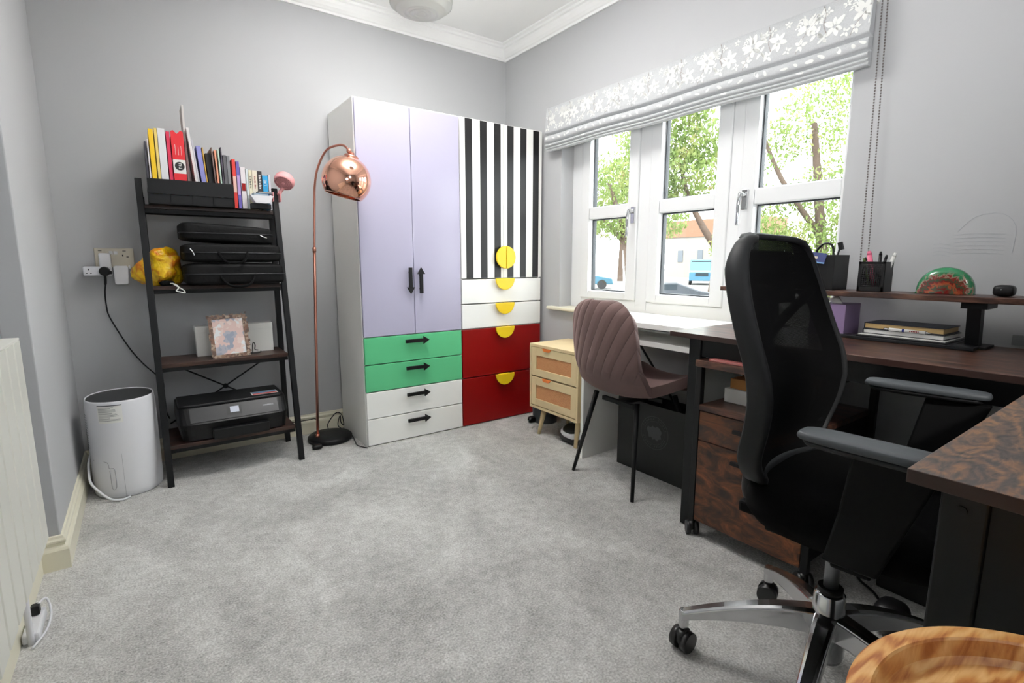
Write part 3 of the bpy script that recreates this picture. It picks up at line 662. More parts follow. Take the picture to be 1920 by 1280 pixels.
V = [
 ('paper_wallet', 'tall grey paper sheaf sticking up highest behind the red file', 'paper', -.708, -.700, 1.705, .24, .36, -.0, flat(206, 202, 198)),
 ('magazine', 'white magazine leaning right of the red file', 'magazine', -.700, -.690, 1.60, .2, .36, -.08, flat(226, 222, 222)),
 ('folder', 'grey plastic folder leaning before the lavender one', 'folder', -.685, -.679, 1.55, .2, .36, -.08, flat(190, 188, 196)),
 ('folder', 'lavender blue folder leaning left in the sorter', 'folder', -.668, -.650, 1.525, .2, .36, -.075, flat(132, 132, 190)),
 ('notebook', 'thin mustard notebook behind the black wallet', 'notebook', -.6435, -.6390, 1.525, .22, .36, -.058, flat(190, 150, 60)),
 ('document_wallet', 'black wide document wallet in the sorter', 'folder', -.632, -.612, 1.500, .22, .36, -.048, flat(24, 24, 26)),
 ('magazine', 'brown spined magazine leaning right of the black wallet', 'magazine', -.609, -.604, 1.525, .2, .36, -.045, flat(110, 88, 84)),
 ('magazine', 'orange and white magazine leaning in the sorter', 'magazine', -.597, -.590, 1.515, .2, .36, -.035, flat(224, 150, 120)),
 ('notebook', 'pale green notebook leaning in the sorter', 'notebook', -.583, -.577, 1.52, .2, .36, -.025, flat(190, 214, 198)),
 ('notebook', 'dark slate notebook leaning beside two grey books', 'notebook', -.571, -.566, 1.53, .2, .36, -.01, flat(64, 56, 70)),
 ('book', 'dark grey patterned book inside the sorter, left one of two', 'book', -.562, -.549, 1.497, .2, .35, -.0, flat(78, 78, 82)),
 ('book', 'mid grey book inside the sorter, right one of two', 'book', -.547, -.535, 1.495, .2, .35, .0, flat(112, 112, 116)),
 ('book', 'red book standing just right of the file sorter', 'book', -.527, -.513, 1.482, .2, .35, -.0, flat(196, 48, 40)),
 ('book', 'purple book standing next to the red one', 'book', -.510, -.497, 1.474, .2, .35, -.0, flat(96, 84, 158)),
 ('book', 'white paperback with a small red picture on its spine', 'book', -.493, -.473, 1.450, .2, .34, .0, flat(232, 226, 228)),
 ('book', 'plain white thin paperback on the top shelf', 'book', -.470, -.461, 1.443, .2, .34, .0, flat(214, 222, 222)),
 ('book', 'cream paperback with black letters on its spine', 'book', -.459, -.445, 1.440, .2, .34, .0, flat(230, 224, 196)),
 ('book', 'cream paperback with red letters on its spine', 'book', -.443, -.421, 1.440, .2, .34, .0, flat(234, 226, 206)),
 ('book', 'black paperback with white letters on the top shelf', 'book', -.419, -.400, 1.438, .2, .34, .0, flat(34, 28, 30)),
 ('book', 'bright blue paperback reading LIFE on its spine', 'book', -.398, -.374, 1.420, .2, .34, .0, flat(38, 152, 206)),
 ('book', 'pale grey thin book, last on the right of the top shelf', 'book', -.371, -.362, 1.425, .2, .34, .0, flat(206, 206, 214)),
]
for n_, l_, c_, x0, x1, zt, y0, y1, le, m_ in V:
    z0 = ZS if x0 < -.53 else 1.2562
    o_, R_, p_ = volume(n_, l_, c_, x0, x1, z0, zt, y0, y1, le, m_)
    xm = (x0+x1)/2; T = basis((0, 0, 1), (-1, 0, 0))
    if 'LIFE' in l_: text_mesh('LIFE', .017, T, (xm, .1995, 1.385), 'spine_print', 'paper', o_, .0003)
    def marks(w_, n_, step, m_c):
        mb = B(); [mb.box((xm-w_, .1992, 1.355+k*step), (xm+w_*(.4+.6*((k*7) % 3)/2), .1998, 1.355+k*step+step*.55)) for k in range(n_)]; mb.done('spine_print', m_c, o_)
    if 'black paperback' in l_: marks(.005, 9, .0075, 'paper')
    if 'black letters' in l_: marks(.0035, 8, .0075, 'black')
    if 'red letters' in l_: marks(.003, 9, .0065, 'red')
    if 'small red picture' in l_: B().box((x0+.002, .1992, 1.34), (x1-.002, .1999, 1.375)).done('spine_picture', 'red', o_)
    if l_.startswith('red book'): B().box((x0, .1992, 1.33), (x1, .1999, 1.405)).done('spine_panel', flat(232, 190, 176), o_)
    if l_.startswith('purple'): B().box((x0, .1992, 1.32), (x1, .1999, 1.41)).done('spine_panel', flat(176, 150, 200), o_)
# low pile in front of the right-hand books
def slab(name, label, cat, a, c, m, rz=0, pages=True, bevel=.0015, edge='paper'):
    t = thing(name, label, cat, ((a[0]+c[0])/2, (a[1]+c[1])/2, a[2])); R = Matrix.Rotation(rz, 3, 'Z'); pv = ((a[0]+c[0])/2, (a[1]+c[1])/2, a[2])
    th = min(.002, (c[2]-a[2])*.2)
    b = B(); b.box(a, (c[0], c[1], a[2]+th), 0, R, pv); b.box((a[0], a[1], c[2]-th), c, 0, R, pv); b.box((a[0], c[1]-th, a[2]+th), (c[0], c[1], c[2]-th), 0, R, pv)
    b.done('cover', m, t, bevel=bevel*.3)
    B().box((a[0]+.003, a[1]+.003, a[2]+th), (c[0]-.003, c[1]-th, c[2]-th), 0, R, pv).done('pages', edge, t)
    return t
pb = thing('box', 'black low box holding the white tray in front of the right-hand books', 'box', (-.42, .15, 1.2562))
B().box((-.462, .165, 1.2562), (-.372, .198, 1.281)).done('body', 'bplas', pb, bevel=.002)
wt = thing('tray', 'white trapezoid open tray set before the books on the top shelf', 'tray', (-.42, .15, 1.2815))
b = B(); b.prism([(-.445, 1.2815), (-.385, 1.2815), (-.365, 1.317), (-.468, 1.317)], lambda a, c: (a, .135, c), lambda a, c: (a, .139, c))
b.prism([(-.445, 1.2815), (-.385, 1.2815), (-.385, 1.284), (-.445, 1.284)], lambda a, c: (a, .139, c), lambda a, c: (a, .195, c))
b.prism([(-.447, 1.2830), (-.444, 1.2815), (-.465, 1.317), (-.468, 1.317)], lambda a, c: (a, .139, c), lambda a, c: (a, .195, c)); b.prism([(-.386, 1.2815), (-.383, 1.2830), (-.365, 1.317), (-.368, 1.317)], lambda a, c: (a, .139, c), lambda a, c: (a, .195, c))
b.done('body', 'whitep', wt)
slab('book', 'blue paperback lying in the white tray, lower one', 'book', (-.452, .142, 1.3175), (-.384, .193, 1.327), flat(60, 130, 176))
slab('book', 'dark grey paperback lying on the blue one in the tray', 'book', (-.432, .142, 1.3275), (-.368, .193, 1.337), flat(70, 70, 74))
# pink clip fan on the ladder's right upright
fan = thing('clip_fan', 'pink round clip-on fan fixed to the ladder shelf upright', 'fan', (-.30, .22, 1.30))
ax = Vector((-.42, -.52, -.74)).normalized(); c0 = Vector((-.295, .205, 1.405))
b = B(); b.lathe([(.0005, -.030), (.020, -.029), (.038, -.022), (.047, -.010), (.049, .004), (.046, .018), (.043, .022)], c0, 40, 0, ax); b.done('housing', 'pink', fan)
b = B()
for r in (.008, .016, .024, .032, .040): b.lathe([(r-.0012, -.0012), (r+.0012, -.0012), (r+.0012, .0012), (r-.0012, .0012), (r-.0012, -.0012)], c0+ax*.022, 28, 0, ax)
a = ax.orthogonal().normalized(); bb_ = ax.cross(a)
for k in range(24): d_ = a*cos(k*pi/12)+bb_*sin(k*pi/12); b.tube([c0+ax*.022+d_*.006, c0+ax*.022+d_*.043], .0009, n=5, sub=1)
b.lathe([(.0005, .003), (.009, .002), (.009, -.002), (.0005, -.003)], c0+ax*.023, 20, 0, ax); b.done('grille', 'pink', fan)
B().lathe([(.0005, .012), (.041, .012), (.041, .010), (.0005, .010)], c0, 32, 0, ax).done('fan_disc', flat(222, 150, 152), fan)
b = B(); b.tube([c0+Vector((-.004, .022, -.034)), (-.314, .225, 1.352), (-.325, .215, 1.335)], .009, n=12); b.box((-.355, .200, 1.300), (-.351, .245, 1.345)); b.box((-.322, .200, 1.300), (-.316, .245, 1.345))
b.box((-.3225, .200, 1.338), (-.312, .245, 1.350)); b.done('clip', 'pink', fan, bevel=.002)
# bags on the second board
def softbag(label, c, h, name='laptop_bag', jit=.003, seed=0, R=None, extra=None):
    t = thing(name, label, 'bag', (c[0], c[1], c[2]-h[2]), 0, 'black laptop bags stacked on the second board'); b = B(); b.pillow(c, h, .28, 44, 18, jit=jit, e2=.25, seed=seed, R=R); b.done('body', 'bfab2', t)
    z = B(); zz = c[2]
    def q(a):
        s = lambda v: math.copysign(abs(v)**.25, v)
        return Vector((c[0]+s(cos(a))*(h[0]+.001), c[1]+s(sin(a))*(h[1]+.001), zz))
    z.tube([q(pi+.15+k*(pi-.3)/14) for k in range(15)], .0028, n=6, sub=1); z.done('zip', 'bplas2', t)
    return t
b1 = softbag('black laptop bag at the bottom of the stack of three', (-.552, .235, .9445), (.213, .125, .0505), seed=1)
b2 = softbag('black laptop bag in the middle of the stack of three', (-.555, .235, 1.0425), (.208, .122, .043), seed=5)
b3 = softbag('black laptop sleeve on top of the stack, tilted', (-.572, .25, 1.1315), (.195, .115, .042), seed=9, R=Matrix.Rotation(.05, 3, 'Y'), jit=.004)
def bhandle(t, x0, x1, z, dz, y): B().tube([(x0, y+.008, z), (x0+.01, y-.012, z-dz*.5), ((x0+x1)/2-.03, y-.022, z-dz), ((x0+x1)/2+.03, y-.022, z-dz), (x1-.01, y-.012, z-dz*.5), (x1, y+.008, z)], .006, n=8).done('handle', 'bfab', t)
bhandle(b2, -.625, -.50, 1.050, .05, .112); bhandle(b1, -.62, -.48, .935, .045, .108)
B().tube([(-.44, .130, 1.128), (-.425, .128, 1.120), (-.41, .129, 1.115)], .0025, n=6).done('zip_pull', 'chrome', b3)
B().tube([(-.735, .112, 1.06), (-.725, .108, 1.045), (-.72, .109, 1.03)], .003, n=6).done('zip_pull', 'chrome', b2)
yb = thing('carrier_bag', 'crumpled yellow and orange plastic bag at the left of the second board', 'bag', (-.85, .27, .893))
def ym():
    N = Nodes('crumpled_yellow_plastic'); b = N.b; b.inputs['Roughness'].default_value = .3
    tc = N.n('TexCoord'); no = N.n('TexNoise'); no.inputs['Scale'].default_value = 14; no.inputs['Distortion'].default_value = 2; N.l(tc.outputs['Object'], no.inputs['Vector'])
    r = ramp(N, [(.35, rgb(214, 120, 24)), (.46, rgb(236, 184, 24)), (.6, rgb(250, 208, 30))]); N.l(no.outputs[0], r.inputs[0]); N.l(r.outputs[0], b.inputs['Base Color'])
    n2 = N.n('TexNoise'); n2.inputs['Scale'].default_value = 30; n2.inputs['Distortion'].default_value = 1; N.l(tc.outputs['Object'], n2.inputs['Vector'])
    bp = N.n('Bump'); bp.inputs['Strength'].default_value = .9; bp.inputs['Distance'].default_value = .01; N.l(n2.outputs[0], bp.inputs['Height']); N.l(bp.outputs[0], b.inputs['Normal']); return N.m
b = B(); b.pillow((-.842, .282, .978), (.078, .070, .080), .75, 30, 18, jit=.03, e2=.8, seed=3); b.pillow((-.915, .285, .955), (.042, .04, .052), .9, 16, 10, jit=.018, seed=7); b.done('bag', ym(), yb)
b = B(); b.tube([(-.83, .19, .906), (-.80, .17, .9), (-.79, .145, .885), (-.80, .14, .872), (-.785, .14, .866), (-.768, .145, .862), (-.772, .145, .874), (-.795, .15, .892), (-.81, .17, .905)], .0028, n=6); b.done('cord', 'paper', yb)
B().pillow((-.83, .20, .905), (.03, .02, .011), .7, 16, 8).done('strap', 'bfab', yb)
# third board: mosaic frame, white box
pf = thing('photo_frame', 'small photo frame with brown mosaic border and pastel mosaic picture', 'photo frame', (-.597, .20, .542), 0)
R = Matrix.Rotation(-.20, 3, 'X') @ Matrix.Rotation(-.03, 3, 'Y'); pv = (-.6, .165, .5424)
b = B(); x0, x1, z0, z1 = -.678, -.514, .5424, .748
for a_, c_ in (((x0, .165, z0), (x0+.016, .177, z1)), ((x1-.016, .165, z0), (x1, .177, z1)), ((x0+.016, .165, z0), (x1-.016, .177, z0+.016)), ((x0+.016, .165, z1-.016), (x1-.016, .177, z1))): b.box(a_, c_, 0, R, pv)
rn = random.Random(4)
for k in range(46):
    s = rn.random()*4; u = s % 1; e = int(s)
    px, pz = [(x0+u*(x1-x0), z0+.006), (x0+u*(x1-x0), z1), (x0, z0+.01+u*(z1-z0)), (x1, z0+.01+u*(z1-z0))][e]; q = rn.uniform(.003, .0065)
    b.box((px-q, .1635, pz-q), (px+q, .1665, pz+q), 0, R, pv)
b.done('border', 'mosaicf', pf)
B().box((x0+.0165, .169, z0+.0165), (x1-.0165, .175, z1-.0165), 0, R, pv).done('picture', 'mosaic', pf)
B().box((-.605, .236, .5426), (-.585, .239, .62), 0, Matrix.Rotation(.2, 3, 'X'), (-.6, .2375, .5426)).done('strut', 'bplas', pf)
wbx = thing('box', 'long low white cardboard box behind the photo frame', 'box', (-.57, .28, .5424))
B().box((-.735, .262, .5424), (-.390, .322, .672)).done('body', 'paper', wbx, bevel=.002)
B().box((-.736, .2615, .660), (-.389, .3225, .690)).done('lid', 'paper', wbx, bevel=.002)
st = thing('wire_stand', 'tiny black wire stand right of the photo frame', 'stand', (-.49, .2, .5424))
b = B(); b.tube([(-.50, .2, .545), (-.498, .2, .59), (-.492, .2, .60), (-.487, .2, .585), (-.489, .2, .565), (-.475, .2, .56)], .0022, n=6); b.tube([(-.508, .2, .545), (-.47, .2, .547), (-.462, .2, .555)], .0022, n=6); b.done('wire', 'bmetal', st)
# printer
pr_ = thing('printer', 'black all-in-one inkjet printer on the bottom board', 'printer', (-.62, .2, .1765))
b = B()
def rr_poly(x0, x1, y0, y1, r, n=6):
    P = []
    for cx_, cy_, a0 in ((x1-r, y1-r*.3, 0), (x0+r, y1-r*.3, pi/2), (x0+r, y0+r, pi), (x1-r, y0+r, 1.5*pi)):
        q = r if a0 >= pi else r*.3; cxx = (x1-q if cx_ > (x0+x1)/2 else x0+q); cyy = (y1-q if a0 < pi else y0+q)
        for k in range(n+1): P.append((cxx+q*cos(a0+k*pi/2/n), cyy+q*sin(a0+k*pi/2/n)))
    return P
def vstack(b, secs, mi=0, smooth=False): b.loft([[Vector((x, y, z)) for x, y in P] for P, z in secs], mi, smooth)
vstack(b, [(rr_poly(-.835, -.385, .075, .345, .05), .180), (rr_poly(-.845, -.378, .06, .345, .06), .235), (rr_poly(-.85, -.374, .045, .35, .07), .262), (rr_poly(-.85, -.374, .05, .35, .07), .268), (rr_poly(-.846, -.378, .10, .348, .05), .330)])
for fx in (-.80, -.42): b.box((fx, .1, .1762), (fx+.03, .3, .1805))
b.done('body', 'bplas', pr_, bevel=.003)
b = B(); vstack(b, [(rr_poly(-.84, -.384, .115, .34, .03), .3305), (rr_poly(-.838, -.386, .118, .338, .03), .341)]); b.done('scanner_lid', 'bplas', pr_, bevel=.003)
# sloping control fascia
def fasc(u, v): x = -.80+.375*u; y = .052+.045*v; z = .2695+.058*v; return Vector((x, y-.0015, z+.0015))
B().grid(fasc, 6, 2, smooth=False).done('fascia', 'bplas2', pr_, solid=.002)
def onf(u, v, o_): p = fasc(u, v); return p+Vector((0, -.79, .61))*o_
b = B(); b.add([onf(.40, .22, .0016), onf(.57, .22, .0016), onf(.57, .85, .0016), onf(.40, .85, .0016)], [(0, 1, 2, 3)]); b.add([onf(.44, .36, .0022), onf(.54, .36, .0022), onf(.54, .78, .0022), onf(.44, .78, .0022)], [(0, 1, 2, 3)], 1); b.done('screen', ['bplas', mat('pale_lcd', rgb(178, 184, 200), .3)], pr_, weld=False)
b = B(); b.box((-.715, .028, .183), (-.475, .08, .232)); b.box((-.73, .058, .232), (-.46, .07, .250)); b.done('paper_tray', 'bplas', pr_, bevel=.004)
b = B(); b.box((-.525, .150, .3412), (-.405, .215, .3418)); b.box((-.520, .154, .3419), (-.410, .174, .3422), 1); b.box((-.520, .178, .3419), (-.410, .210, .3422), 2); b.done('sticker', ['paper', flat(206, 60, 60), flat(110, 150, 190)], pr_)
b = B(); [b.add([onf(.82+k*.013, .50, .0016), onf(.829+k*.013, .50, .0016), onf(.829+k*.013, .60, .0016), onf(.82+k*.013, .60, .0016)], [(0, 1, 2, 3)]) for k in range(10)]; b.done('model_print', flat(170, 170, 174), pr_, weld=False)
# plug sockets and adaptors
so_ = thing('wall_socket', 'brushed steel double wall socket beside the ladder shelf', 'socket', (-1.016, .437, .973))
b = B(); b.box((-1.090, .431, .973), (-.942, .4395, 1.063)); b.done('plate', 'steel', so_, bevel=.002)
b = B(); b.box((-1.036, .427, 1.035), (-1.021, .431, 1.050)); b.box((-1.019, .427, 1.035), (-1.004, .431, 1.050)); b.done('rocker_switch', 'whitep', so_, bevel=.001)
b = B(); b.box((-.985, .4305, 1.050), (-.972, .4312, 1.053)); b.box((-1.075, .4305, 1.050), (-1.062, .4312, 1.053)); b.box((-.988, .4305, 1.026), (-.983, .4312, 1.034)); b.box((-.972, .4305, 1.022), (-.963, .4312, 1.026)); b.done('holes', 'bplas', so_)
ad = thing('socket_adaptor', 'white multiway plug adaptor hanging off the left socket', 'adaptor', (-1.08, .41, .94))
b = B(); b.box((-1.074, .385, .975), (-1.030, .4305, 1.040)); b.box((-1.134, .385, .938), (-1.030, .425, .980)); b.done('body', 'whitep', ad, bevel=.006, seg=3)
b = B(); b.box((-1.117, .3843, .963), (-1.113, .3852, .970)); b.box((-1.125, .3843, .948), (-1.119, .3852, .951)); b.box((-1.110, .3843, .948), (-1.104, .3852, .951)); b.done('holes', 'bplas', ad)
ex = thing('plug_in_extender', 'white plug-in network extender in the right socket', 'adaptor', (-1.0, .42, .895))
b = B(); b.prism([(-1.026, .978), (-1.018, .983), (-.974, .983), (-.969, .976), (-.972, .902), (-.978, .896), (-1.020, .896), (-1.025, .902)], lambda a, c: (a, .392, c), lambda a, c: (a, .4300, c)); b.box((-.968, .41, .968), (-.960, .428, .985)); b.done('body', 'whitep', ex, bevel=.003)
pl = thing('plug', 'black plug and cord in the white adaptor, running down behind the ladder shelf', 'plug', (-1.05, .37, .93))
b = B(); b.cyl((-1.057, .384, .958), (-1.057, .352, .958), .022, .019, 20); b.box((-1.053, .355, .945), (-1.030, .383, .960)); b.done('body', 'bplas', pl, bevel=.003)
b = B(); b.tube([(-1.057, .360, .945), (-1.058, .362, .91), (-1.066, .40, .86), (-1.068, .425, .80), (-1.06, .43, .74), (-1.005, .43, .60), (-.955, .43, .51), (-.905, .42, .445), (-.88, .41, .40), (-.89, .40, .30), (-.87, .40, .22)], lambda u: .0052 if u < .12 else .003, n=8); b.done('cord', 'bplas', pl)

# ------------------------------------------------------------------ dehumidifier
dh = thing('dehumidifier', 'white oval dehumidifier with black top grille in the left corner', 'dehumidifier', (-1.045, .15, 0))
def ell(cx_, cy_, ax_, ay_, z, n=48, e=.93):
    return [Vector((cx_+math.copysign(abs(cos(2*pi*k/n))**e, cos(2*pi*k/n))*ax_, cy_+math.copysign(abs(sin(2*pi*k/n))**e, sin(2*pi*k/n))*ay_, z)) for k in range(n)]
cx_, cy_ = -1.047, .163
b = B(); b.loft([ell(cx_, cy_, a*.126, a*.147, z) for a, z in ((.94, 0), (.985, .008), (1, .03), (1, .08), (1, .33), (.985, .40), (.975, .418), (.965, .4235), (.95, .4245), (.935, .421), (.93, .404))]); b.done('body', 'whitep', dh)
b = B(); b.loft([ell(cx_, cy_, a*.126, a*.147, z) for a, z in ((.934, .4205), (.92, .4215), (.62, .4195), (.57, .412), (.01, .412))])
for k in range(7): b.box((cx_+.012+.008*k, cy_-.06+.004*k, .4125), (cx_+.014+.008*k, cy_+.06-.004*k, .4185))
b.pillow((cx_-.025, cy_, .4125), (.03, .05, .006), .6, 20, 6); b.done('top_grille', 'bplas2', dh)
def onbody(ang, z, off=.0012):
    c_, s_ = cos(ang), sin(ang); return Vector((cx_+math.copysign(abs(c_)**.93, c_)*(.126+off), cy_+math.copysign(abs(s_)**.93, s_)*(.147+off), z))
lab = B(); a0, a1 = radians(-124), radians(-87)
lab.grid(lambda u, v: onbody(a0+(a1-a0)*u, .335+.077*v), 8, 2)
lab.grid(lambda u, v: onbody(a0+(a1-a0)*u, .408+.004*v, .0016), 8, 1, 1)
rl = random.Random(2)
for k in range(13):
    zz = .345+k*.0047; e_ = rl.uniform(.5, .95)
    lab.grid(lambda u, v, zz=zz, e_=e_: onbody(a0+(a1-a0)*(.04+e_*u*.95), zz+.0012*v, .0016), 8, 1, 1)
lab.done('rating_label', ['paper', 'dgrey'], dh, weld=False)
tk = B(); ang0, ang1 = radians(-142), radians(-108)
tk.tube([onbody(radians(-150), .170, .0003), onbody(radians(-122), .168, .0003), onbody(radians(-117), .160, .0003), onbody(radians(-116), .14, .0003)], .0012, n=5)
tk.tube([onbody(radians(-116), .14, .0003), onbody(radians(-113), .138, .0003), onbody(radians(-107), .132, .0003), onbody(radians(-107), .055, .0003), onbody(radians(-114), .05, .0003), onbody(radians(-115), .13, .0003)], .0014, n=5, sub=3)
tk.tube([onbody(radians(-94), .20, .0), onbody(radians(-94), .005, .0)], .0008, n=4, sub=1)
tk.done('tank_outline', mat('seam_grey', rgb(170, 170, 176), .5), dh)
gp = B()
for i in range(14):
    for j in range(3):
        p = onbody(radians(-168+j*5), .22+i*.011, .0006); gp.cyl(p, p+Vector((-.0008, -.0002, 0)), .0017, n=6)
gp.done('side_grille', 'dgrey', dh)
B().tube([(-1.168, .23, .17), (-1.176, .15, .16), (-1.178, .10, .13), (-1.172, .05, .085), (-1.145, .028, .045), (-1.11, .005, .012), (-1.07, -.006, .005), (-1.045, .01, .005)], .0048, n=8).done('drain_hose', 'whitep', dh)

# ------------------------------------------------------------------ radiator
ra = thing('radiator', 'white ribbed panel radiator on the left wall', 'radiator', (-1.24, -1.4, .225))
b = B(); n = 0; y = -.775; P = [(-1.222, y), (-1.204, y)]
while y > -2.3:
    P += [(-1.204, y-.002), (-1.200, y-.006), (-1.200, y-.080), (-1.204, y-.084), (-1.204, y-.087)]; y -= .089
P += [(-1.204, y), (-1.222, y)]
b.loft([[Vector((x, yy, z)) for x, yy in P] for z in (.235, .797)], smooth=False); b.done('panel', 'radi', ra)
B().box((-1.268, y, .240), (-1.223, -.775, .79)).done('rear_panel', 'radi', ra, bevel=.003)
B().box((-1.264, y-.002, .797), (-1.201, -.773, .803)).box((-1.266, -.775, .24), (-1.21, -.771, .797)).done('top_grille', 'radi', ra, bevel=.003)
B().tube([(-1.245, -.90, 0), (-1.245, -.90, .20), (-1.245, -.91, .239)], .0075, n=10).done('pipe', 'whitep', ra)
el = thing('extension_lead', 'white extension socket lying on the carpet by the radiator', 'extension lead', (-1.246, -.83, 0))
b = B(); b.box((-1.264, -.90, .001), (-1.228, -.765, .028)); b.done('body', 'whitep', el, bevel=.005)
B().box((-1.256, -.81, .0285), (-1.236, -.785, .055)).done('plug', 'bplas', el, bevel=.004)
B().tube([(-1.246, -.80, .05), (-1.225, -.775, .055), (-1.215, -.80, .02), (-1.22, -.86, .006), (-1.24, -.93, .006)], .003, n=6).done('cord', 'whitep', el)

# ------------------------------------------------------------------ copper floor lamp
fl = thing('floor_lamp', 'copper arc floor lamp with a mirrored dome shade on a round black base', 'floor lamp', (-.128, .26, 0))
b = B(); b.lathe([(.0005, 0), (.112, 0), (.120, .006), (.120, .022), (.112, .030), (.06, .034), (.0005, .035)], (-.128, .255, 0), 48); b.done('base', 'bmetal', fl)
p0 = Vector((-.200, .24, .03)); p1 = Vector((-.160, .24, 1.066)); p2 = Vector((-.148, .235, 1.30))
B().cyl(p0, p1, .0075, n=14).cyl(p0-Vector((0, 0, .003)), p0+Vector((0, 0, .02)), .012, n=14).done('lower_pole', 'copper2', fl)
hc = Vector((-.088, -.115, 1.385))        # dome centre
tip = hc+Vector((.012, -.02, .132))
b = B(); b.tube([p1, p2, (-.146, .215, 1.395), (-.142, .16, 1.475), (-.125, .06, 1.545), (-.100, -.04, 1.556), (-.085, -.10, 1.545), tuple(tip)], .0055, n=12); b.cyl(p1-Vector((0, 0, .012)), p1+Vector((0, 0, .012)), .0095, n=14); b.done('arm', 'copper2', fl)
dax = Vector((.22, -.10, .965)).normalized()
prf = [(.1135*sin(t*pi/180), .1135*cos(t*pi/180)) for t in [4+(132-4)*k/30 for k in range(31)]]
b = B(); b.lathe([(.0005, .1135)]+prf+[(r*.97, z*.97) for r, z in reversed(prf)], hc, 64, 0, dax); b.done('shade', 'copper', fl)
b = B(); b.lathe([(.0005, .132), (.010, .132), (.012, .122), (.030, .1185), (.034, .112), (.034, .108)], hc, 24, 0, dax); b.pillow(tip, (.012, .012, .012), 1, 16, 10); b.done('cap', 'copper2', fl)
B().pillow(hc-dax*.02, (.03, .03, .04), 1, 16, 10).done('bulb', 'lampglow', fl)
b = B(); b.tube([(-.11, .35, .03), (-.10, .39, .05), (-.06, .41, .09), (-.035, .405, .105), (-.012, .40, .085), (-.01, .38, .03), (-.03, .37, .055), (-.025, .39, .09), (-.05, .36, .04), (-.02, .33, .01), (-.012, .22, .006), (-.03, .12, .006), (-.04, .05, .006), (-.015, -.03, .01)], .003, n=6); b.tube([(-.32, .41, .09), (-.22, .41, .088), (-.16, .41, .085), (-.15, .40, .03)], .0028, n=6)
b.done('cord', 'bplas', fl)
B().pillow((-.232, .135, .013), (.026, .018, .013), .6, 20, 10).done('foot_switch', 'bplas', fl)

# ------------------------------------------------------------------ rattan bedside cabinet and things under it
ns = thing('bedside_cabinet', 'pale wood bedside cabinet with rattan drawer fronts beside the wardrobe', 'bedside cabinet', (1.03, -.5, 0))
b = B(); X0, X1, ya, yb_, z0, z1 = .880, 1.18, -.300, -.712, .158, .537
b.box((X0, yb_, z1-.016), (X1, ya, z1)); b.box((X0, yb_, z0), (X1, ya, z0+.016)); b.box((X0, ya-.014, z0+.016), (X1, ya, z1-.016)); b.box((X0, yb_, z0+.016), (X1, yb_+.014, z1-.016)); b.box((X1-.01, yb_+.014, z0+.016), (X1, ya-.014, z1-.016)); b.box((X0+.02, yb_+.014, .345), (X1-.01, ya-.014, .352)); b.done('body', 'tan', ns, bevel=.002)
for za, zb in ((.177, .344), (.353, .518)):
    d = B(); yA, yB2 = ya-.016, yb_+.016; w = .040
    d.box((X0+.002, yA-w, za), (X0+.018, yA, zb)); d.box((X0+.002, yB2, za), (X0+.018, yB2+w, zb)); d.box((X0+.002, yB2+w, za), (X0+.018, yA-w, za+w)); d.box((X0+.002, yB2+w, zb-w-.006), (X0+.018, yA-w, zb)); d.box((X0+.012, yB2+w, za+w), (X0+.018, yA-w, zb-w-.006))
    do = d.done('drawer', 'tan', ns, bevel=.0015)
    B().box((X0+.007, yB2+w, za+w), (X0+.0118, yA-w, zb-w-.006)).done('rattan_panel', 'rattan', do)
    hp = [(-.490, zb+.001), (-.420, zb+.001), (-.426, zb-.010), (-.436, zb-.014), (-.474, zb-.014), (-.484, zb-.010)]
    B().prism(hp, lambda a, c: (X0-.006, a, c), lambda a, c: (X0-.001, a, c)).box((X0-.001, -.488, zb-.003), (X0+.006, -.422, zb+.001)).done('handle', 'orange', do, bevel=.0008)
for (xa, y_, xo, yo) in ((.945, -.365, -.045, .0), (.945, -.655, -.03, -.01), (1.13, -.36, .03, .03), (1.13, -.66, .03, -.03)):
    B().cyl((xa+xo, y_+yo, 0), (xa, y_, z0), .010, .017, 16).done('leg', 'tan', ns)
bn = thing('bin', 'small dark grey bin with a black pedal behind the bedside cabinet', 'bin', (1.09, -.19, 0))
B().lathe([(.0005, 0), (.075, 0), (.085, .16), (.088, .18), (.0005, .19)], (1.09, -.19, 0), 32).done('body', 'dgrey', bn)
B().pillow((1.0, -.17, .022), (.028, .02, .02), .7, 16, 8).done('pedal', 'bplas', bn)
gd = thing('gadget', 'white and black oval gadget on the carpet under the bedside cabinet', 'gadget', (1.0, -.60, 0))
B().pillow((1.0, -.60, .030), (.085, .105, .030), .6, 28, 12).done('base', 'bplas', gd)
B().pillow((1.0, -.60, .052), (.088, .102, .034), .75, 28, 12).done('shell', 'whitep', gd)
B().pillow((.955, -.595, .078), (.042, .062, .022), .8, 24, 10, R=Matrix.Rotation(-.5, 3, 'Y')).done('opening', 'bplas', gd)

# ------------------------------------------------------------------ white desk
wd = thing('desk', 'white desk with a lower shelf standing under the window', 'desk', (1.0, -1.1, 0))
B().box((.835, -1.436, .716), (1.183, -.775, .740)).done('desktop', 'white', wd, bevel=.002)
B().box((.840, -.797, 0), (1.175, -.779, .7155)).done('side_panel', 'white', wd, bevel=.001)
B().box((.840, -1.434, 0), (1.175, -1.416, .7155)).done('side_panel', 'white', wd, bevel=.001)
B().box((.860, -1.4155, .635), (1.165, -.7975, .658)).done('shelf', 'white', wd, bevel=.001)
B().tube([(1.17, -.82, .63), (1.17, -1.2, .20)], .006, sub=1, n=8).done('brace', 'bmetal', wd)
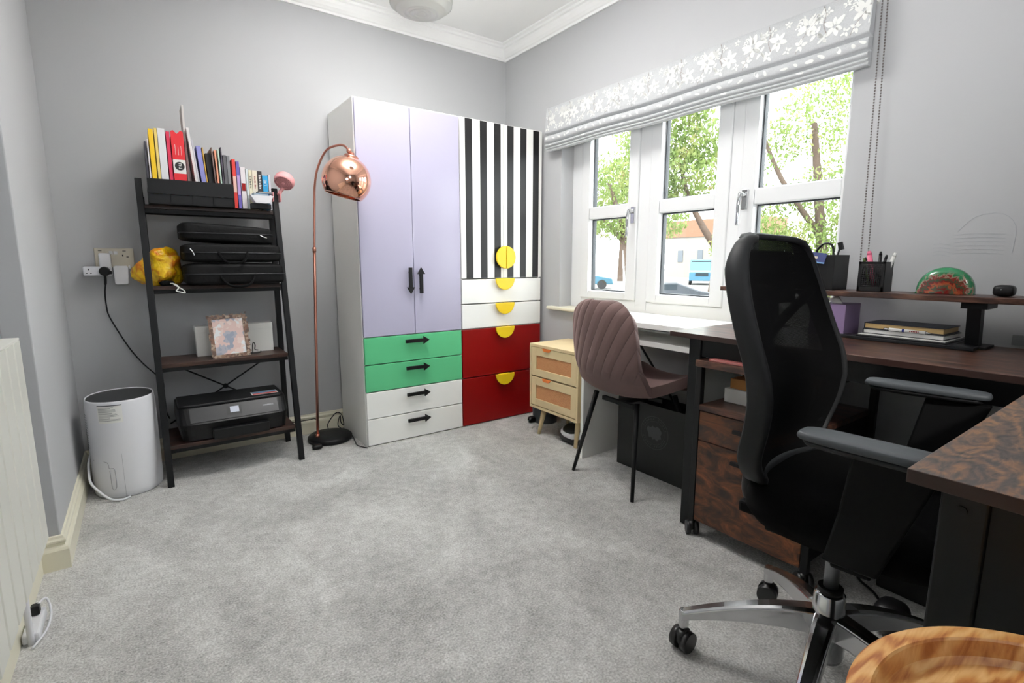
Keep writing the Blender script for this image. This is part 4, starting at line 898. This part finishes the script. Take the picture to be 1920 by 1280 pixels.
# big black carrier bag under it
pb = thing('shopping_bag', 'large black paper shopping bag with a round grey emblem under the white desk', 'bag', (1.03, -1.1, 0))
b = B(); X_ = .955; b.loft([[Vector((X_+dx, y_, z)) for dx, y_ in ((0, -1.33), (0, -.93), (.14, -.93), (.14, -1.33))] for z, dx0 in ((0, 0), (.14, 0), (.345, 0))], smooth=False, caps=False); b.add([(X_, -1.33, 0), (X_, -.93, 0), (X_+.14, -.93, 0), (X_+.14, -1.33, 0)], [(0, 1, 2, 3)]); b.done('bag', mat('matt_black_card', rgb(14, 14, 15), .55), pb, solid=.001)
EM = mat('emblem_grey', rgb(64, 64, 66), .5); em = B(); ec = Vector((X_-.0012, -1.155, .215)); A = Vector((0, -1, 0)); Bz = Vector((0, 0, 1))
def ringd(r0, r1, n=56):
    vs = []; 
    for k in range(n): a = 2*pi*k/n; vs += [ec+(A*cos(a)+Bz*sin(a))*r0, ec+(A*cos(a)+Bz*sin(a))*r1]
    em.add(vs, [(2*k, 2*k+1, (2*k+3) % (2*n), (2*k+2) % (2*n)) for k in range(n)])
ringd(.0765, .0785); ringd(.0555, .0565)
land = [(-.045, .01), (-.038, .026), (-.022, .022), (-.012, .032), (.004, .026), (.014, .034), (.03, .028), (.042, .012), (.036, -.006), (.04, -.02), (.026, -.024), (.018, -.036), (.004, -.028), (-.008, -.034), (-.016, -.022), (-.03, -.026), (-.034, -.008)]
em.add([ec+A*p[0]+Bz*p[1] for p in land], [tuple(range(len(land)))]); emo = em.done('emblem', EM, pb, weld=False)
for k, chx in enumerate('CANADA GOOSE'):
    a = radians(158-k*12.4); p = ec+(A*cos(a)+Bz*sin(a))*.066; tx = A*sin(a)-Bz*cos(a); text_mesh(chx, .013, basis(tx, A*cos(a)+Bz*sin(a)), p, 'emblem_letter', EM, pb, .0001) if chx != ' ' else None
for k, chx in enumerate('ARCTIC PROGRAM'):
    a = radians(204+k*10.2); p = ec+(A*cos(a)+Bz*sin(a))*.066; tx = -A*sin(a)+Bz*cos(a); text_mesh(chx, .012, basis(tx, -(A*cos(a)+Bz*sin(a))), p, 'emblem_letter', EM, pb, .0001) if chx != ' ' else None

# ------------------------------------------------------------------ mauve shell chair (local: faces +X)
mc = thing('dining_chair', 'mauve velvet shell chair with black legs facing the white desk', 'chair', (.885, -1.09, 0), radians(-4))
mc['_w'] = (0, 0, 0)
PR = [(.245, .425, .155), (.235, .455, .19), (.17, .470, .21), (.05, .462, .222), (-.08, .452, .225), (-.165, .460, .220), (-.215, .500, .212), (-.245, .570, .206), (-.262, .66, .204), (-.272, .745, .196), (-.276, .80, .172), (-.272, .835, .12), (-.266, .845, .06)]
PR = [(x, z-.032*(z < .5)-.016*(.5 <= z < .6), h) for x, z, h in PR]
PV = crom([Vector(p) for p in PR], 5)
def shell(u, v):
    k = v*(len(PV)-1); i = min(int(k), len(PV)-2); f_ = k-i; p = PV[i]*(1-f_)+PV[i+1]*f_
    s = 2*u-1; e = s*s; up_ = v > .42
    x = p.x+(.055*e if v > .5 else .055*e*max(0, (v-.3)/.2)); z = p.y+(.030*e*(1-min(1, max(0, (v-.35)/.25))))
    return Vector((x, math.copysign(abs(s)**.9, s)*p.z, z))
b = B(); b.grid(shell, 24, len(PV)-1); o = b.done('seat_shell', 'velvet', mc, local=True, solid=.044); o.modifiers['thickness'].offset = -1
md = o.modifiers.new('round', 'BEVEL'); md.width = .014; md.segments = 4; md.limit_method = 'ANGLE'; md.angle_limit = radians(50)
b = B(); b.box((-.110, -.10, .366), (-.09, .10, .384)); b.box((.07, -.10, .366), (.09, .10, .384)); b.box((-.09, -.015, .366), (.07, .015, .384)); b.done('under_frame', 'bmetal', mc, local=True)
for sx, sy in ((-1, -1), (-1, 1), (1, -1), (1, 1)):
    B().cyl((sx*.118, sy*.13, .402), (sx*.205+(.01 if sx < 0 else 0), sy*.198, 0), .0125, .008, 14).done('leg', 'bmetal', mc, local=True)

# ------------------------------------------------------------------ L-shaped brown desk with riser shelf
ld = thing('corner_desk', 'L-shaped dark rustic wood desk with black metal legs and raised shelf', 'desk', (.9, -2.2, 0))
DT = .750
def board(name, a, c, m):
    b = B().box(a, c); b.m = [1, 0, 1, 1, 1, 1]; return b.done(name, [m, 'band'], ld, bevel=.0012)
board('desktop', (.655, -2.95, DT-.018), (1.175, -1.440, DT), 'rustic')
board('return_desktop', (-.170, -2.95, DT-.018), (.6545, -2.425, DT), 'rustic2')
def leg(x0, x1, y0, y1, z1=DT-.0185): B().box((x0, y0, .004), (x1, y1, z1)).done('leg', 'bmetal', ld, bevel=.003)
leg(.692, .732, -1.548, -1.500); leg(1.12, 1.16, -1.548, -1.500); leg(1.12, 1.16, -2.92, -2.88)
leg(-.124, -.084, -2.497, -2.450); leg(-.124, -.084, -2.92, -2.875)
B().box((.70, -2.88, .665), (.712, -1.549, DT-.0185)).box((-.083, -2.472, .665), (.69, -2.458, DT-.0185)).done('apron', 'bmetal', ld)
B().box((-.118, -2.874, .05), (-.092, -2.498, DT-.0185)).done('added_end_panel', 'bmetal', ld)  # added dark panel, keeps the space under the return black
b = B(); b.cyl((-.1245, -2.472, .700), (-.127, -2.472, .700), .006, n=16); b.done('bolt', 'frameg', ld)
B().box((.985, -2.93, .889), (1.160, -1.425, .906)).done('riser_shelf', 'rustic', ld, bevel=.0015)
for y_ in (-1.60, -2.205, -2.85):
    b = B(); b.box((1.04, y_-.030, .868), (1.15, y_+.030, .8885)); b.loft([[Vector((1.065+dx, y_+dy, .868)) for dx, dy in ((-.018, -.016), (.018, -.016), (.018, .016), (-.018, .016))], [Vector((1.085+dx, y_+dy, .757)) for dx, dy in ((-.018, -.016), (.018, -.016), (.018, .016), (-.018, .016))]], smooth=False); b.box((1.05, y_-.035, .7505), (1.15, y_+.035, .757)); b.done('riser_bracket', 'bmetal', ld)
# mobile drawer cabinet under the desk
mcab = thing('drawer_cabinet', 'rustic mobile cabinet with two shelves and two drawers under the desk', 'cabinet', (.86, -1.78, 0))
cy0, cy1, cx0, cx1 = -1.560, -1.985, .655, 1.08
for (x_, y_) in ((cx0, cy0), (cx0, cy1+.022), (cx1-.022, cy0), (cx1-.022, cy1+.022)): B().box((x_, y_-.022, .052), (x_+.022, y_, .655)).done('post', 'bmetal', mcab, bevel=.002)
B().box((cx0-.004, cy1, .637), (cx1, cy0+.002, .660)).done('top_board', 'rustic', mcab, bevel=.0015)
B().box((cx0-.002, cy1+.0225, .482), (cx1, cy0-.0225, .502)).done('middle_board', 'rustic', mcab, bevel=.0015)
B().box((cx0+.02, cy1+.0225, .06), (cx1-.003, cy0-.0225, .4815)).done('body', 'bmetal', mcab)
for z0_, z1_ in ((.372, .478), (.062, .368)):
    d = B().box((cx0+.001, cy1+.024, z0_), (cx0+.0195, cy0-.024, z1_)).done('drawer', 'drawerw', mcab, bevel=.0015)
    B().box((cx0-.016, -1.82, (z1_-.045)), (cx0-.006, -1.72, z1_-.033)).box((cx0-.007, -1.815, z1_-.044), (cx0+.001, -1.80, z1_-.034)).box((cx0-.007, -1.74, z1_-.044), (cx0+.001, -1.725, z1_-.034)).done('handle', 'bmetal', d)
def castor(name, x, y, R_, parent, local=False, s=1.0, top=None):
    b = B(); r = .025*s; d = Vector((cos(R_), sin(R_), 0)); n = Vector((-sin(R_), cos(R_), 0)); c = Vector((x, y, r))
    for k in (-1, 1):
        q0 = c+n*k*.006*s; q1 = c+n*k*.022*s; b.cyl(q0, q1, r, r*.93, 24)
    b.box(tuple(c+Vector((-.006*s, -.006*s, 0))), tuple(c+Vector((.006*s, .006*s, (top or r*2.1)-r))))
    b.pillow(c+Vector((0, 0, r*.35)), (r*.8, r*.55, r*.75), .7, 14, 8)
    return b.done(name, 'rubberw', parent, local=local)
for (x_, y_) in ((cx0+.012, cy0-.012), (cx0+.012, cy1+.012), (cx1-.012, cy0-.012), (cx1-.012, cy1+.012)): castor('castor', x_, y_, .8, mcab, top=.053)
slab('notebook', 'pink notebook on the top board of the mobile cabinet', 'notebook', (.67, -1.80, .6605), (.83, -1.60, .668), flat(214, 130, 124), edge=flat(230, 180, 170))
bb1 = thing('box', 'white box on the open shelf of the mobile cabinet', 'box', (.84, -1.72, .5022)); B().box((.76, -1.84, .5022), (.95, -1.61, .553)).done('body', 'paper', bb1, bevel=.002)
bb2 = thing('box', 'brown cardboard box stacked on the white box in the mobile cabinet', 'box', (.84, -1.72, .5535)); B().box((.77, -1.83, .5535), (.94, -1.625, .590)).done('body', 'card', bb2, bevel=.002)

# things on the riser shelf
RZ = .9062
og = thing('desk_organizer', 'black plastic desk organizer with stepped compartments on the raised shelf', 'organizer', (1.08, -1.75, RZ))
b = B(); x0, x1, y0, y1 = 1.03, 1.145, -1.825, -1.625
b.box((x0, y0, RZ), (x1, y0+.0025, RZ+.122)); b.box((x0, y0+.060, RZ), (x1, y0+.0625, RZ+.122)); b.box((x1-.0025, y0, RZ), (x1, y1, RZ+.122)); b.box((x0, y0, RZ), (x0+.0025, y0+.0625, RZ+.122)); b.box((x0, y0, RZ), (x1, y1, RZ+.003))
b.box((x0, y1-.0025, RZ), (x1, y1, RZ+.100)); b.box((x0, y0+.0625, RZ), (x0+.0025, y1, RZ+.025)); b.box((x0+.03, y0+.0625, RZ+.03), (x0+.033, y1, RZ+.055)); b.box((x0+.0025, y0+.0625, RZ+.028), (x1, y1, RZ+.031)); b.box((x0+.06, y0+.0625, RZ+.031), (x0+.063, y1, RZ+.10)); b.box((x0+.033, y0+.0625, RZ+.055), (x0+.06, y1, RZ+.058)); b.done('body', 'bplas', og, bevel=.001)
hb = thing('packet', 'navy blue hanging packet lying on the black organizer', 'packet', (1.07, -1.73, RZ+.1))
b = B(); R = Matrix.Rotation(.12, 3, 'X') @ Matrix.Rotation(.25, 3, 'Y'); pq = (1.027, -1.755, 1.02); b.box((1.026, -1.797, 1.000), (1.028, -1.715, 1.038), 0, R, pq); b.box((1.0253, -1.770, 1.016), (1.0259, -1.744, 1.024), 1, R, pq); b.box((1.0253, -1.797, 1.0015), (1.0259, -1.715, 1.005), 2, R, pq); b.done('card', [flat(34, 48, 104), 'steel', flat(120, 170, 214)], hb)
cbk = thing('usb_cable', 'black looped cable with a square plug rising from the organizer', 'cable', (1.08, -1.79, 1.0))
b = B(); b.tube([(1.08, -1.795, .94), (1.08, -1.798, 1.03), (1.08, -1.79, 1.062), (1.08, -1.765, 1.068), (1.08, -1.745, 1.05), (1.08, -1.74, 1.035)], .0042, n=8); b.tube([(1.09, -1.80, .94), (1.09, -1.808, 1.03), (1.09, -1.815, 1.05)], .003, n=6); b.box((1.084, -1.822, 1.046), (1.096, -1.809, 1.072), 0, Matrix.Rotation(-.3, 3, 'X')); b.done('cord', 'bplas', cbk)
pcup = thing('pen_holder', 'square black perforated pen holder on the raised shelf', 'pen holder', (1.08, -1.935, RZ))
b = B(); x0, x1, y0, y1, z1 = 1.045, 1.115, -1.972, -1.895, RZ+.098
for a_, c_ in (((x0, y0, RZ), (x0+.002, y1, RZ+.016)), ((x0, y0, z1-.008), (x0+.002, y1, z1)), ((x0, y0, RZ), (x0+.002, y0+.008, z1)), ((x0, y1-.008, RZ), (x0+.002, y1, z1)), ((x1-.002, y0, RZ), (x1, y1, z1)), ((x0, y0, RZ), (x1, y0+.002, z1)), ((x0, y1-.002, RZ), (x1, y1, z1)), ((x0, y0, RZ), (x1, y1, RZ+.002))): b.box(a_, c_)
for k in range(11): 
    y_ = y0+.008+k*.0058; b.tube([(x0+.001, y_, RZ+.016), (x0+.001, y_+.003, z1-.008)], .0015, n=4, sub=1); b.tube([(x0+.001, y_+.003, RZ+.016), (x0+.001, y_, z1-.008)], .0015, n=4, sub=1)
for k in range(11): z_ = RZ+.02+k*.0066; b.tube([(x0+.001, y0+.006, z_), (x0+.001, y1-.006, z_)], .0015, n=4, sub=1)
b.done('body', 'bplas', pcup, bevel=.0005)
def pen(label, p0, p1, r, m, cap=None, name='pen'):
    t = thing(name, label, 'pen', p0, 0, 'pens in the square holder'); p0 = Vector(p0); p1 = Vector(p1)
    B().cyl(p0, p1, r, n=12).done('barrel', m, t)
    B().cyl(p1, p1+(p1-p0).normalized()*.012, r*1.05, r*.6, n=12).done('cap', cap or m, t)
pen('pink highlighter in the pen holder', (1.085, -1.932, RZ+.004), (1.075, -1.912, 1.028), .0075, flat(236, 120, 150), name='highlighter')
pen('green pen beside the pink highlighter in the pen holder', (1.07, -1.925, RZ+.004), (1.065, -1.903, 1.005), .004, flat(96, 120, 60))
pen('thin silver pen leaning at the left of the pen holder', (1.09, -1.92, RZ+.004), (1.085, -1.900, 1.008), .003, 'chrome', 'bplas')
pen('black upright marker in the middle of the pen holder', (1.09, -1.94, RZ+.004), (1.09, -1.939, 1.026), .005, 'bplas')
pen('black slanted pen right of the middle in the pen holder', (1.075, -1.94, RZ+.004), (1.075, -1.960, 1.015), .0045, 'bplas2')
pen('white thick marker leaning out right of the pen holder', (1.095, -1.945, RZ+.004), (1.095, -1.976, 1.022), .006, 'paper', name='marker')
an = thing('glass_ornament', 'dome-shaped green and red swirled glass ornament on the raised shelf', 'ornament', (1.08, -2.123, RZ))
b = B(); n = 40
def dome(u, v):
    a = pi*u; r = .072; w = .022*(1-.25*abs(2*v-1)); s = (1-abs(2*v-1)**3*.22)
    return Vector((1.08+(2*v-1)*.024, -2.123-cos(a)*r*s, RZ+.002+abs(sin(a))**.85*.080*s))
b.grid(dome, n, 12); 
for vv, m_ in ((0, 0), (1, 0)):
    b.add([dome(k/n, vv) for k in range(n+1)], [tuple(range(n+1))])
b.box((1.062, -2.193, RZ), (1.098, -2.053, RZ+.004)); ao = b.done('body', 'artglass', an)
sp_ = thing('smart_gadget', 'small round black gadget with a dot on the raised shelf', 'gadget', (1.08, -2.258, RZ))
B().pillow((1.08, -2.258, RZ+.0165), (.024, .024, .0165), .6, 28, 12).done('body', 'bplas', sp_)
B().cyl((1.0565, -2.255, RZ+.02), (1.0555, -2.255, RZ+.02), .0016, n=10).done('dot', flat(190, 190, 190), sp_)
# on the desktop below the shelf
DZ = .7503
tb = thing('tissue_box', 'purple tissue box on the desk at the left of the laptop', 'tissue box', (1.05, -1.83, DZ))
B().box((1.005, -1.884, DZ), (1.125, -1.77, DZ+.110)).done('box', flat(140, 118, 156), tb, bevel=.001)
b = B(); b.grid(lambda u, v: Vector((1.06+(u-.5)*.055*(1+v*.3), -1.83+sin(u*9)*.012+(v-.5)*.02, DZ+.110+v*(.024-.010*sin(u*7)))), 10, 4); b.done('tissue', 'paper', tb)
lp = thing('laptop', 'closed dark laptop lying on the desk under the raised shelf', 'laptop', (1.08, -2.05, DZ))
B().box((.990, -2.228, DZ), (1.040+.005, -1.870, DZ+.011)).box((1.045, -2.17, DZ), (1.20, -1.92, DZ+.011)).done('base', 'bplas2', lp, bevel=.002)
B().box((.990, -2.165, DZ+.0112), (1.20, -1.925, DZ+.0165)).done('lid', 'bplas2', lp, bevel=.002)
DZ2 = DZ+.0167
pp_ = tag(B().box((1.0, -2.160, DZ2), (1.18, -1.93, DZ2+.0015)).done('paper_sheet', 'paper'), 'white printed paper sheet on top of the closed laptop', 'paper')
z_ = DZ2+.0016
slab('notebook', 'thick notebook with white page edges lying on the papers', 'notebook', (1.025, -2.155, z_), (1.165, -1.935, z_+.016), flat(24, 26, 34), rz=-.05)
slab('notebook', 'navy notebook with tan page edges, top of the desk stack', 'notebook', (1.03, -2.15, z_+.0165), (1.17, -1.935, z_+.036), flat(22, 30, 46), rz=-.02, edge=flat(196, 166, 112))
pe = thing('ballpoint_pen', 'white ballpoint pen with blue ring lying along the notebook stack', 'pen', (1.02, -2.05, z_+.016))
b = B(); y0_ = -1.99; b.cyl((1.019, -2.01, z_+.0215), (1.019, -2.105, z_+.0195), .0048, n=14); b.done('barrel', 'paper', pe)
b = B(); b.cyl((1.019, -2.105, z_+.0195), (1.019, -2.118, z_+.0193), .0045, .001, n=12); b.cyl((1.019, -2.01, z_+.0215), (1.019, -1.995, z_+.0218), .003, n=10); b.done('tip', 'chrome', pe)
B().cyl((1.019, -2.045, z_+.0208), (1.019, -2.051, z_+.0206), .0052, n=14).done('ring', flat(30, 40, 130), pe)
b = B(); [b.box((1.0138, -2.068-k*.0042, z_+.0185), (1.0146, -2.0655-k*.0042, z_+.0222)) for k in range(6)]; b.done('pen_print', 'red', pe)
ws = thing('wall_socket', 'small grey wall plate low on the window wall behind the riser bracket', 'socket', (XR, -2.3, .77))
B().box((XR-.010, -2.325, .753), (XR-.0005, -2.265, .785)).done('plate', flat(136, 138, 138), ws, bevel=.002)
# faint pencil sketch on the wall
sk = B(); rs = random.Random(6); XW = XR-.0006
def stroke(pts, r=.0006): sk.tube([(XW, y_, z_) for y_, z_ in pts], r, n=4, sub=3)
stroke([(-2.10, 1.10), (-2.14, 1.145), (-2.20, 1.15), (-2.235, 1.11), (-2.235, 1.03)])
for k in range(6): stroke([(-2.10+rs.uniform(0, .01), 1.09-k*.012), (-2.15, 1.092-k*.012), (-2.215, 1.088-k*.012)], .0005)
for k in range(4): stroke([(-2.04, 1.06-k*.012), (-2.06, 1.063-k*.012), (-2.085, 1.058-k*.012)], .0005)
tag(sk.done('pencil_marks', mat('faint_pencil', rgb(176, 179, 184), .8), weld=False), 'faint pencil scribbles on the wall above the glass ornament', 'drawing')
# dark things on the floor under the desk
bk = thing('storage_box', 'black storage box on the floor under the corner desk', 'box', (1.0, -2.25, 0))
B().box((.86, -2.42, 0), (1.17, -2.10, .30)).done('body', 'bplas', bk, bevel=.008); B().box((.85, -2.43, .30), (1.18, -2.09, .325)).done('lid', 'bplas2', bk, bevel=.006)
ph = thing('power_brick', 'black gadget with a pale ring on the floor behind the chair base', 'gadget', (.66, -2.20, 0))
B().pillow((.66, -2.205, .045), (.05, .04, .045), .7, 24, 12).done('body', 'bplas', ph)
b = B(); b.lathe([(.016, 0), (.018, .001), (.020, 0), (.018, -.001), (.016, 0)], (.617, -2.216, .068), 28, 0, (-.83, -.23, .5)); b.done('ring', flat(150, 150, 154), ph)
b = B(); b.tube([(.70, -2.19, .02), (.80, -2.12, .01), (.86, -2.05, .01), (1.0, -2.04, .01), (1.15, -2.06, .2)], .004, n=6); b.done('cord', 'bplas', ph)

# ------------------------------------------------------------------ office chair (local: faces -Y)
oc = thing('office_chair', 'black mesh office chair with grey armrests and polished five-star base', 'office chair', (.31, -2.18, 0), radians(6)); oc['_w'] = (0, 0, 0)
# five-star base
st_ = B(); st_.lathe([(.0005, .085), (.036, .085), (.040, .10), (.038, .19), (.034, .20), (.032, .245), (.026, .25), (.0005, .25)], (0, 0, 0), 28); st_.done('hub', 'chrome', oc, local=True)
for k in range(5):
    a = radians(121.5-6+72*k); d = Vector((cos(a), sin(a), 0)); n_ = Vector((-sin(a), cos(a), 0)); rings = []
    for i in range(13):
        t = i/12; r = .022+.300*t; zt = .205-.085*t**1.6-.010*t; th = .062*(1-t)+.024*t; w = .024*(1-t)+.015*t
        rings.append([d*r+n_*sx*w+Vector((0, 0, zt-dz)) for sx, dz in ((-.55, 0), (.55, 0), (1, .006), (.95, th), (-.95, th), (-1, .006))])
    lg = B(); lg.loft(rings, smooth=False); tipc = d*.315; lg.cyl(tipc+Vector((0, 0, .112)), tipc+Vector((0, 0, .062)), .013, n=16); lo = lg.done('base_leg', 'chrome', oc, bevel=.004, seg=3, local=True)
    castor('castor', tipc.x, tipc.y, a+radians(60), lo, local=True, s=1.12, top=.066)
B().cyl((0, 0, .25), (0, 0, .262), .026, n=24).done('gas_lift_sleeve', 'bplas', oc, local=True)
B().cyl((0, 0, .24), (0, 0, .40), .0155, n=24).done('gas_lift', mat('grey_tube', rgb(120, 121, 124), .3, .7), oc, local=True)
b = B(); b.box((-.10, -.12, .388), (.10, .12, .426)); b.box((-.19, -.11, .410), (.19, -.04, .424)); b.box((-.035, .11, .380), (.035, .21, .41)); b.done('mechanism', 'soot', oc, bevel=.006, local=True)
def seatp(a, r, z):
    s = lambda v, e: math.copysign(abs(v)**e, v)
    return Vector((s(cos(a), .6)*.228*r, -.055+s(sin(a), .6)*.218*r, z+.038-(.02 if sin(a) < -.7 else 0)*r))
b = B(); b.loft([[seatp(2*pi*k/48, r, z) for k in range(48)] for r, z in ((.80, .400), (.93, .408), (1, .432), (1, .455), (.965, .474), (.88, .486), (.6, .483), (.3, .480), (.02, .479))]); b.done('seat', 'seatf', oc, local=True)
# back: outline loop
BP = [(z_, y_-.040, h_-.006) for z_, y_, h_ in [(.525, .135, .17), (.56, .138, .205), (.60, .132, .228), (.66, .118, .242), (.72, .112, .248), (.78, .122, .246), (.85, .148, .240), (.92, .172, .232), (.98, .190, .218), (1.02, .200, .200), (1.048, .206, .172), (1.062, .210, .130)]]
def bp_at(z):
    for i in range(len(BP)-1):
        if z <= BP[i+1][0] or i == len(BP)-2:
            t = min(1, max(0, (z-BP[i][0])/(BP[i+1][0]-BP[i][0]))); return [BP[i][j]*(1-t)+BP[i+1][j]*t for j in range(3)]
def conc(u): return .040*(1-u*u)
def back(u, v):
    z = .535+(1.060-.535)*v; _, y, hw = bp_at(z); s = 2*u-1; return Vector((s*(hw-.006), y+conc(s)+.006, z))
b = B(); b.grid(back, 22, 40); b.done('back_mesh', 'chairmesh', oc, local=True)
right = [(hw, y, z) for z, y, hw in BP]; loop = right+[(.06, .207, 1.069), (0.0, .21, 1.070), (-.06, .207, 1.069)]+[(-x, y, z) for x, y, z in reversed(right)]+[(-.09, .125, .515), (0.0, .13, .513), (.09, .125, .515)]
LP = crom([Vector(p) for p in loop]+[Vector(loop[0])], 4)[:-1]; rings = []; NL = len(LP); cen = Vector((0, 0, .80))
for i, p in enumerate(LP):
    d = (LP[(i+1) % NL]-LP[i-1]); d = Vector((d.x, 0, d.z)).normalized(); n_ = Vector((-d.z, 0, d.x)); 
    if n_.dot(Vector((0-p.x, 0, .8-p.z))) < 0: n_ = -n_
    wv_ = .013; dep = .052
    dep -= .016*min(1, max(0, (p.z-.99)/.07))
    rings.append([p+Vector((0, 0, 0))+n_*.003, p+n_*wv_, p+n_*(wv_+.001)+Vector((0, .012, 0)), p+n_*.010+Vector((0, dep, 0)), p+n_*.001+Vector((0, dep-.006, 0)), p-n_*.002+Vector((0, .012, 0))])
rings.append(rings[0]); b = B(); b.loft(rings, caps=False); b.done('back_frame', 'frameg', oc, local=True)
# rear support: spine, cross arms, lumbar
b = B(); b.tube([(0, .17, .40), (0, .20, .43), (0, .19, .55), (0, .175, .66), (0, .185, .80), (0, .215, .92)], .018, n=12)
for s in (-1, 1): b.tube([(0, .195, .80), (s*.10, .19, .86), (s*.205, .165, .93)], .012, n=10); b.tube([(0, .19, .57), (s*.10, .16, .58), (s*.195, .115, .60)], .012, n=10)
b.done('rear_support', 'bplas', oc, local=True)
B().grid(lambda u, v: Vector(((2*u-1)*.15, .165-.012*sin(pi*v)+.0-.025*(2*u-1)**2, .60+.16*v)), 16, 10).done('lumbar_pad', 'bplas', oc, local=True, solid=.012)
B().grid(lambda u, v: Vector(((2*u-1)*.15, .224-.030*(2*u-1)**2+.02*(v-.5), .90+.13*v)), 16, 8).done('headrest_panel', 'bplas', oc, local=True, solid=.010)
for s in (-1, 1):
    R = Matrix.Rotation(s*.05, 3, 'Z'); c = Vector((s*.290, -.100+s*.020, .692)); P0 = []
    for k in range(28):
        a = 2*pi*k/28; ss = lambda v, e: math.copysign(abs(v)**e, v); P0.append(Vector((ss(cos(a), .42)*.035, ss(sin(a), .55)*.122, 0)))
    rings = [[R @ (p*sc)+c+Vector((0, 0, z)) for p in P0] for sc, z in ((.90, .000), (.98, .001), (1, .004), (1, .008), (.98, .0125), (.94, .0138), (.5, .0145))]
    pad = B(); pad.loft(rings); po = pad.done('armrest', 'armpad', oc, local=True)
    B().loft([[R @ (p*sc)+c+Vector((0, 0, z)) for p in P0] for sc, z in ((.6, -.012), (.88, -.009), (.93, -.0005))]).done('pad_base', 'bplas', po, local=True)
    t0 = [Vector((s*.290+dx, dy, .681)) for dx, dy in ((-.011, -.205), (.011, -.205), (.011, -.085), (-.011, -.085))]
    t1 = [Vector((s*.258+dx, dy, .56)) for dx, dy in ((-.011, -.165), (.011, -.165), (.011, -.065), (-.011, -.065))]
    t2 = [Vector((s*.212+dx, dy, .440)) for dx, dy in ((-.012, -.125), (.012, -.125), (.012, -.035), (-.012, -.035))]
    t3 = [Vector((s*.175+dx, dy, .418)) for dx, dy in ((-.012, -.115), (.012, -.115), (.012, -.035), (-.012, -.035))]
    B().loft([t0, t1, t2, t3], smooth=False).done('arm_support', 'soot', oc, bevel=.005, seg=3, local=True)

# ------------------------------------------------------------------ round wooden tray table by the camera
tt = thing('side_table', 'round pale wooden tray table in the near right corner', 'side table', (-.362, -2.655, 0))
tcx, tcy, tz = -.362, -2.655, .612
b = B(); b.lathe([(.0005, tz-.030), (.17, tz-.030), (.185, tz-.026), (.196, tz-.005), (.197, tz-.001), (.195, tz+.001), (.179, tz+.001), (.177, tz-.001), (.173, tz-.016), (.166, tz-.0205), (.0005, tz-.0205)], (tcx, tcy, 0), 160, smooth=False); b.done('tray_top', 'tray', tt)
for k in range(3):
    a = 2*pi*k/3+.5; B().cyl((tcx+.12*cos(a), tcy+.12*sin(a), tz-.031), (tcx+.17*cos(a), tcy+.17*sin(a), 0), .012, .009, 14).done('leg', 'tray', tt)

# ------------------------------------------------------------------ pendant lamp
PX, PY = .045, -.68
pn = thing('pendant_lamp', 'ribbed translucent glass pendant lampshade hanging at the top of the picture', 'pendant lamp', (PX, PY, 1.945))
b = B(); pf_ = []
for k in range(49):
    t = k/48; z = .19*t; r = .118*(1-(1-min(1, t/.22))**2.4*.42)*(1-.25*max(0, t-.6)/.4)+.0045*sin(t*2*pi*9); pf_.append((r, z))
b.lathe([(.0005, -.004)]+[(.068*k/14, -.003+.0022*cos(k*pi/2)) for k in range(1, 14)]+[(r_, z_+.0028*sin(k*1.3)) if k < 14 else (r_, z_) for k, (r_, z_) in enumerate(pf_)], (PX, PY, 1.949), 64); b.done('shade', 'lampglow', pn)
light('added_ceiling_fill', 'SPOT', (PX, PY, 2.17), 185, (1.0, 0.985, 0.965), target=(PX, PY, 2.43), spot_size=radians(160), spot_blend=1.0, shadow_soft_size=0.05)  # added fill light above the unlit pendant, to brighten ceiling and room
B().cyl((PX, PY, 2.12), (PX, PY, 2.405), .003, n=8).done('cord', 'whitep', pn)
B().lathe([(.0005, 2.40), (.045, 2.405), (.05, 2.4299), (.0005, 2.4299)], (PX, PY, 0), 24).done('ceiling_rose', 'whitep', pn)

for o in bpy.data.objects:
    if '_w' in o: del o['_w']
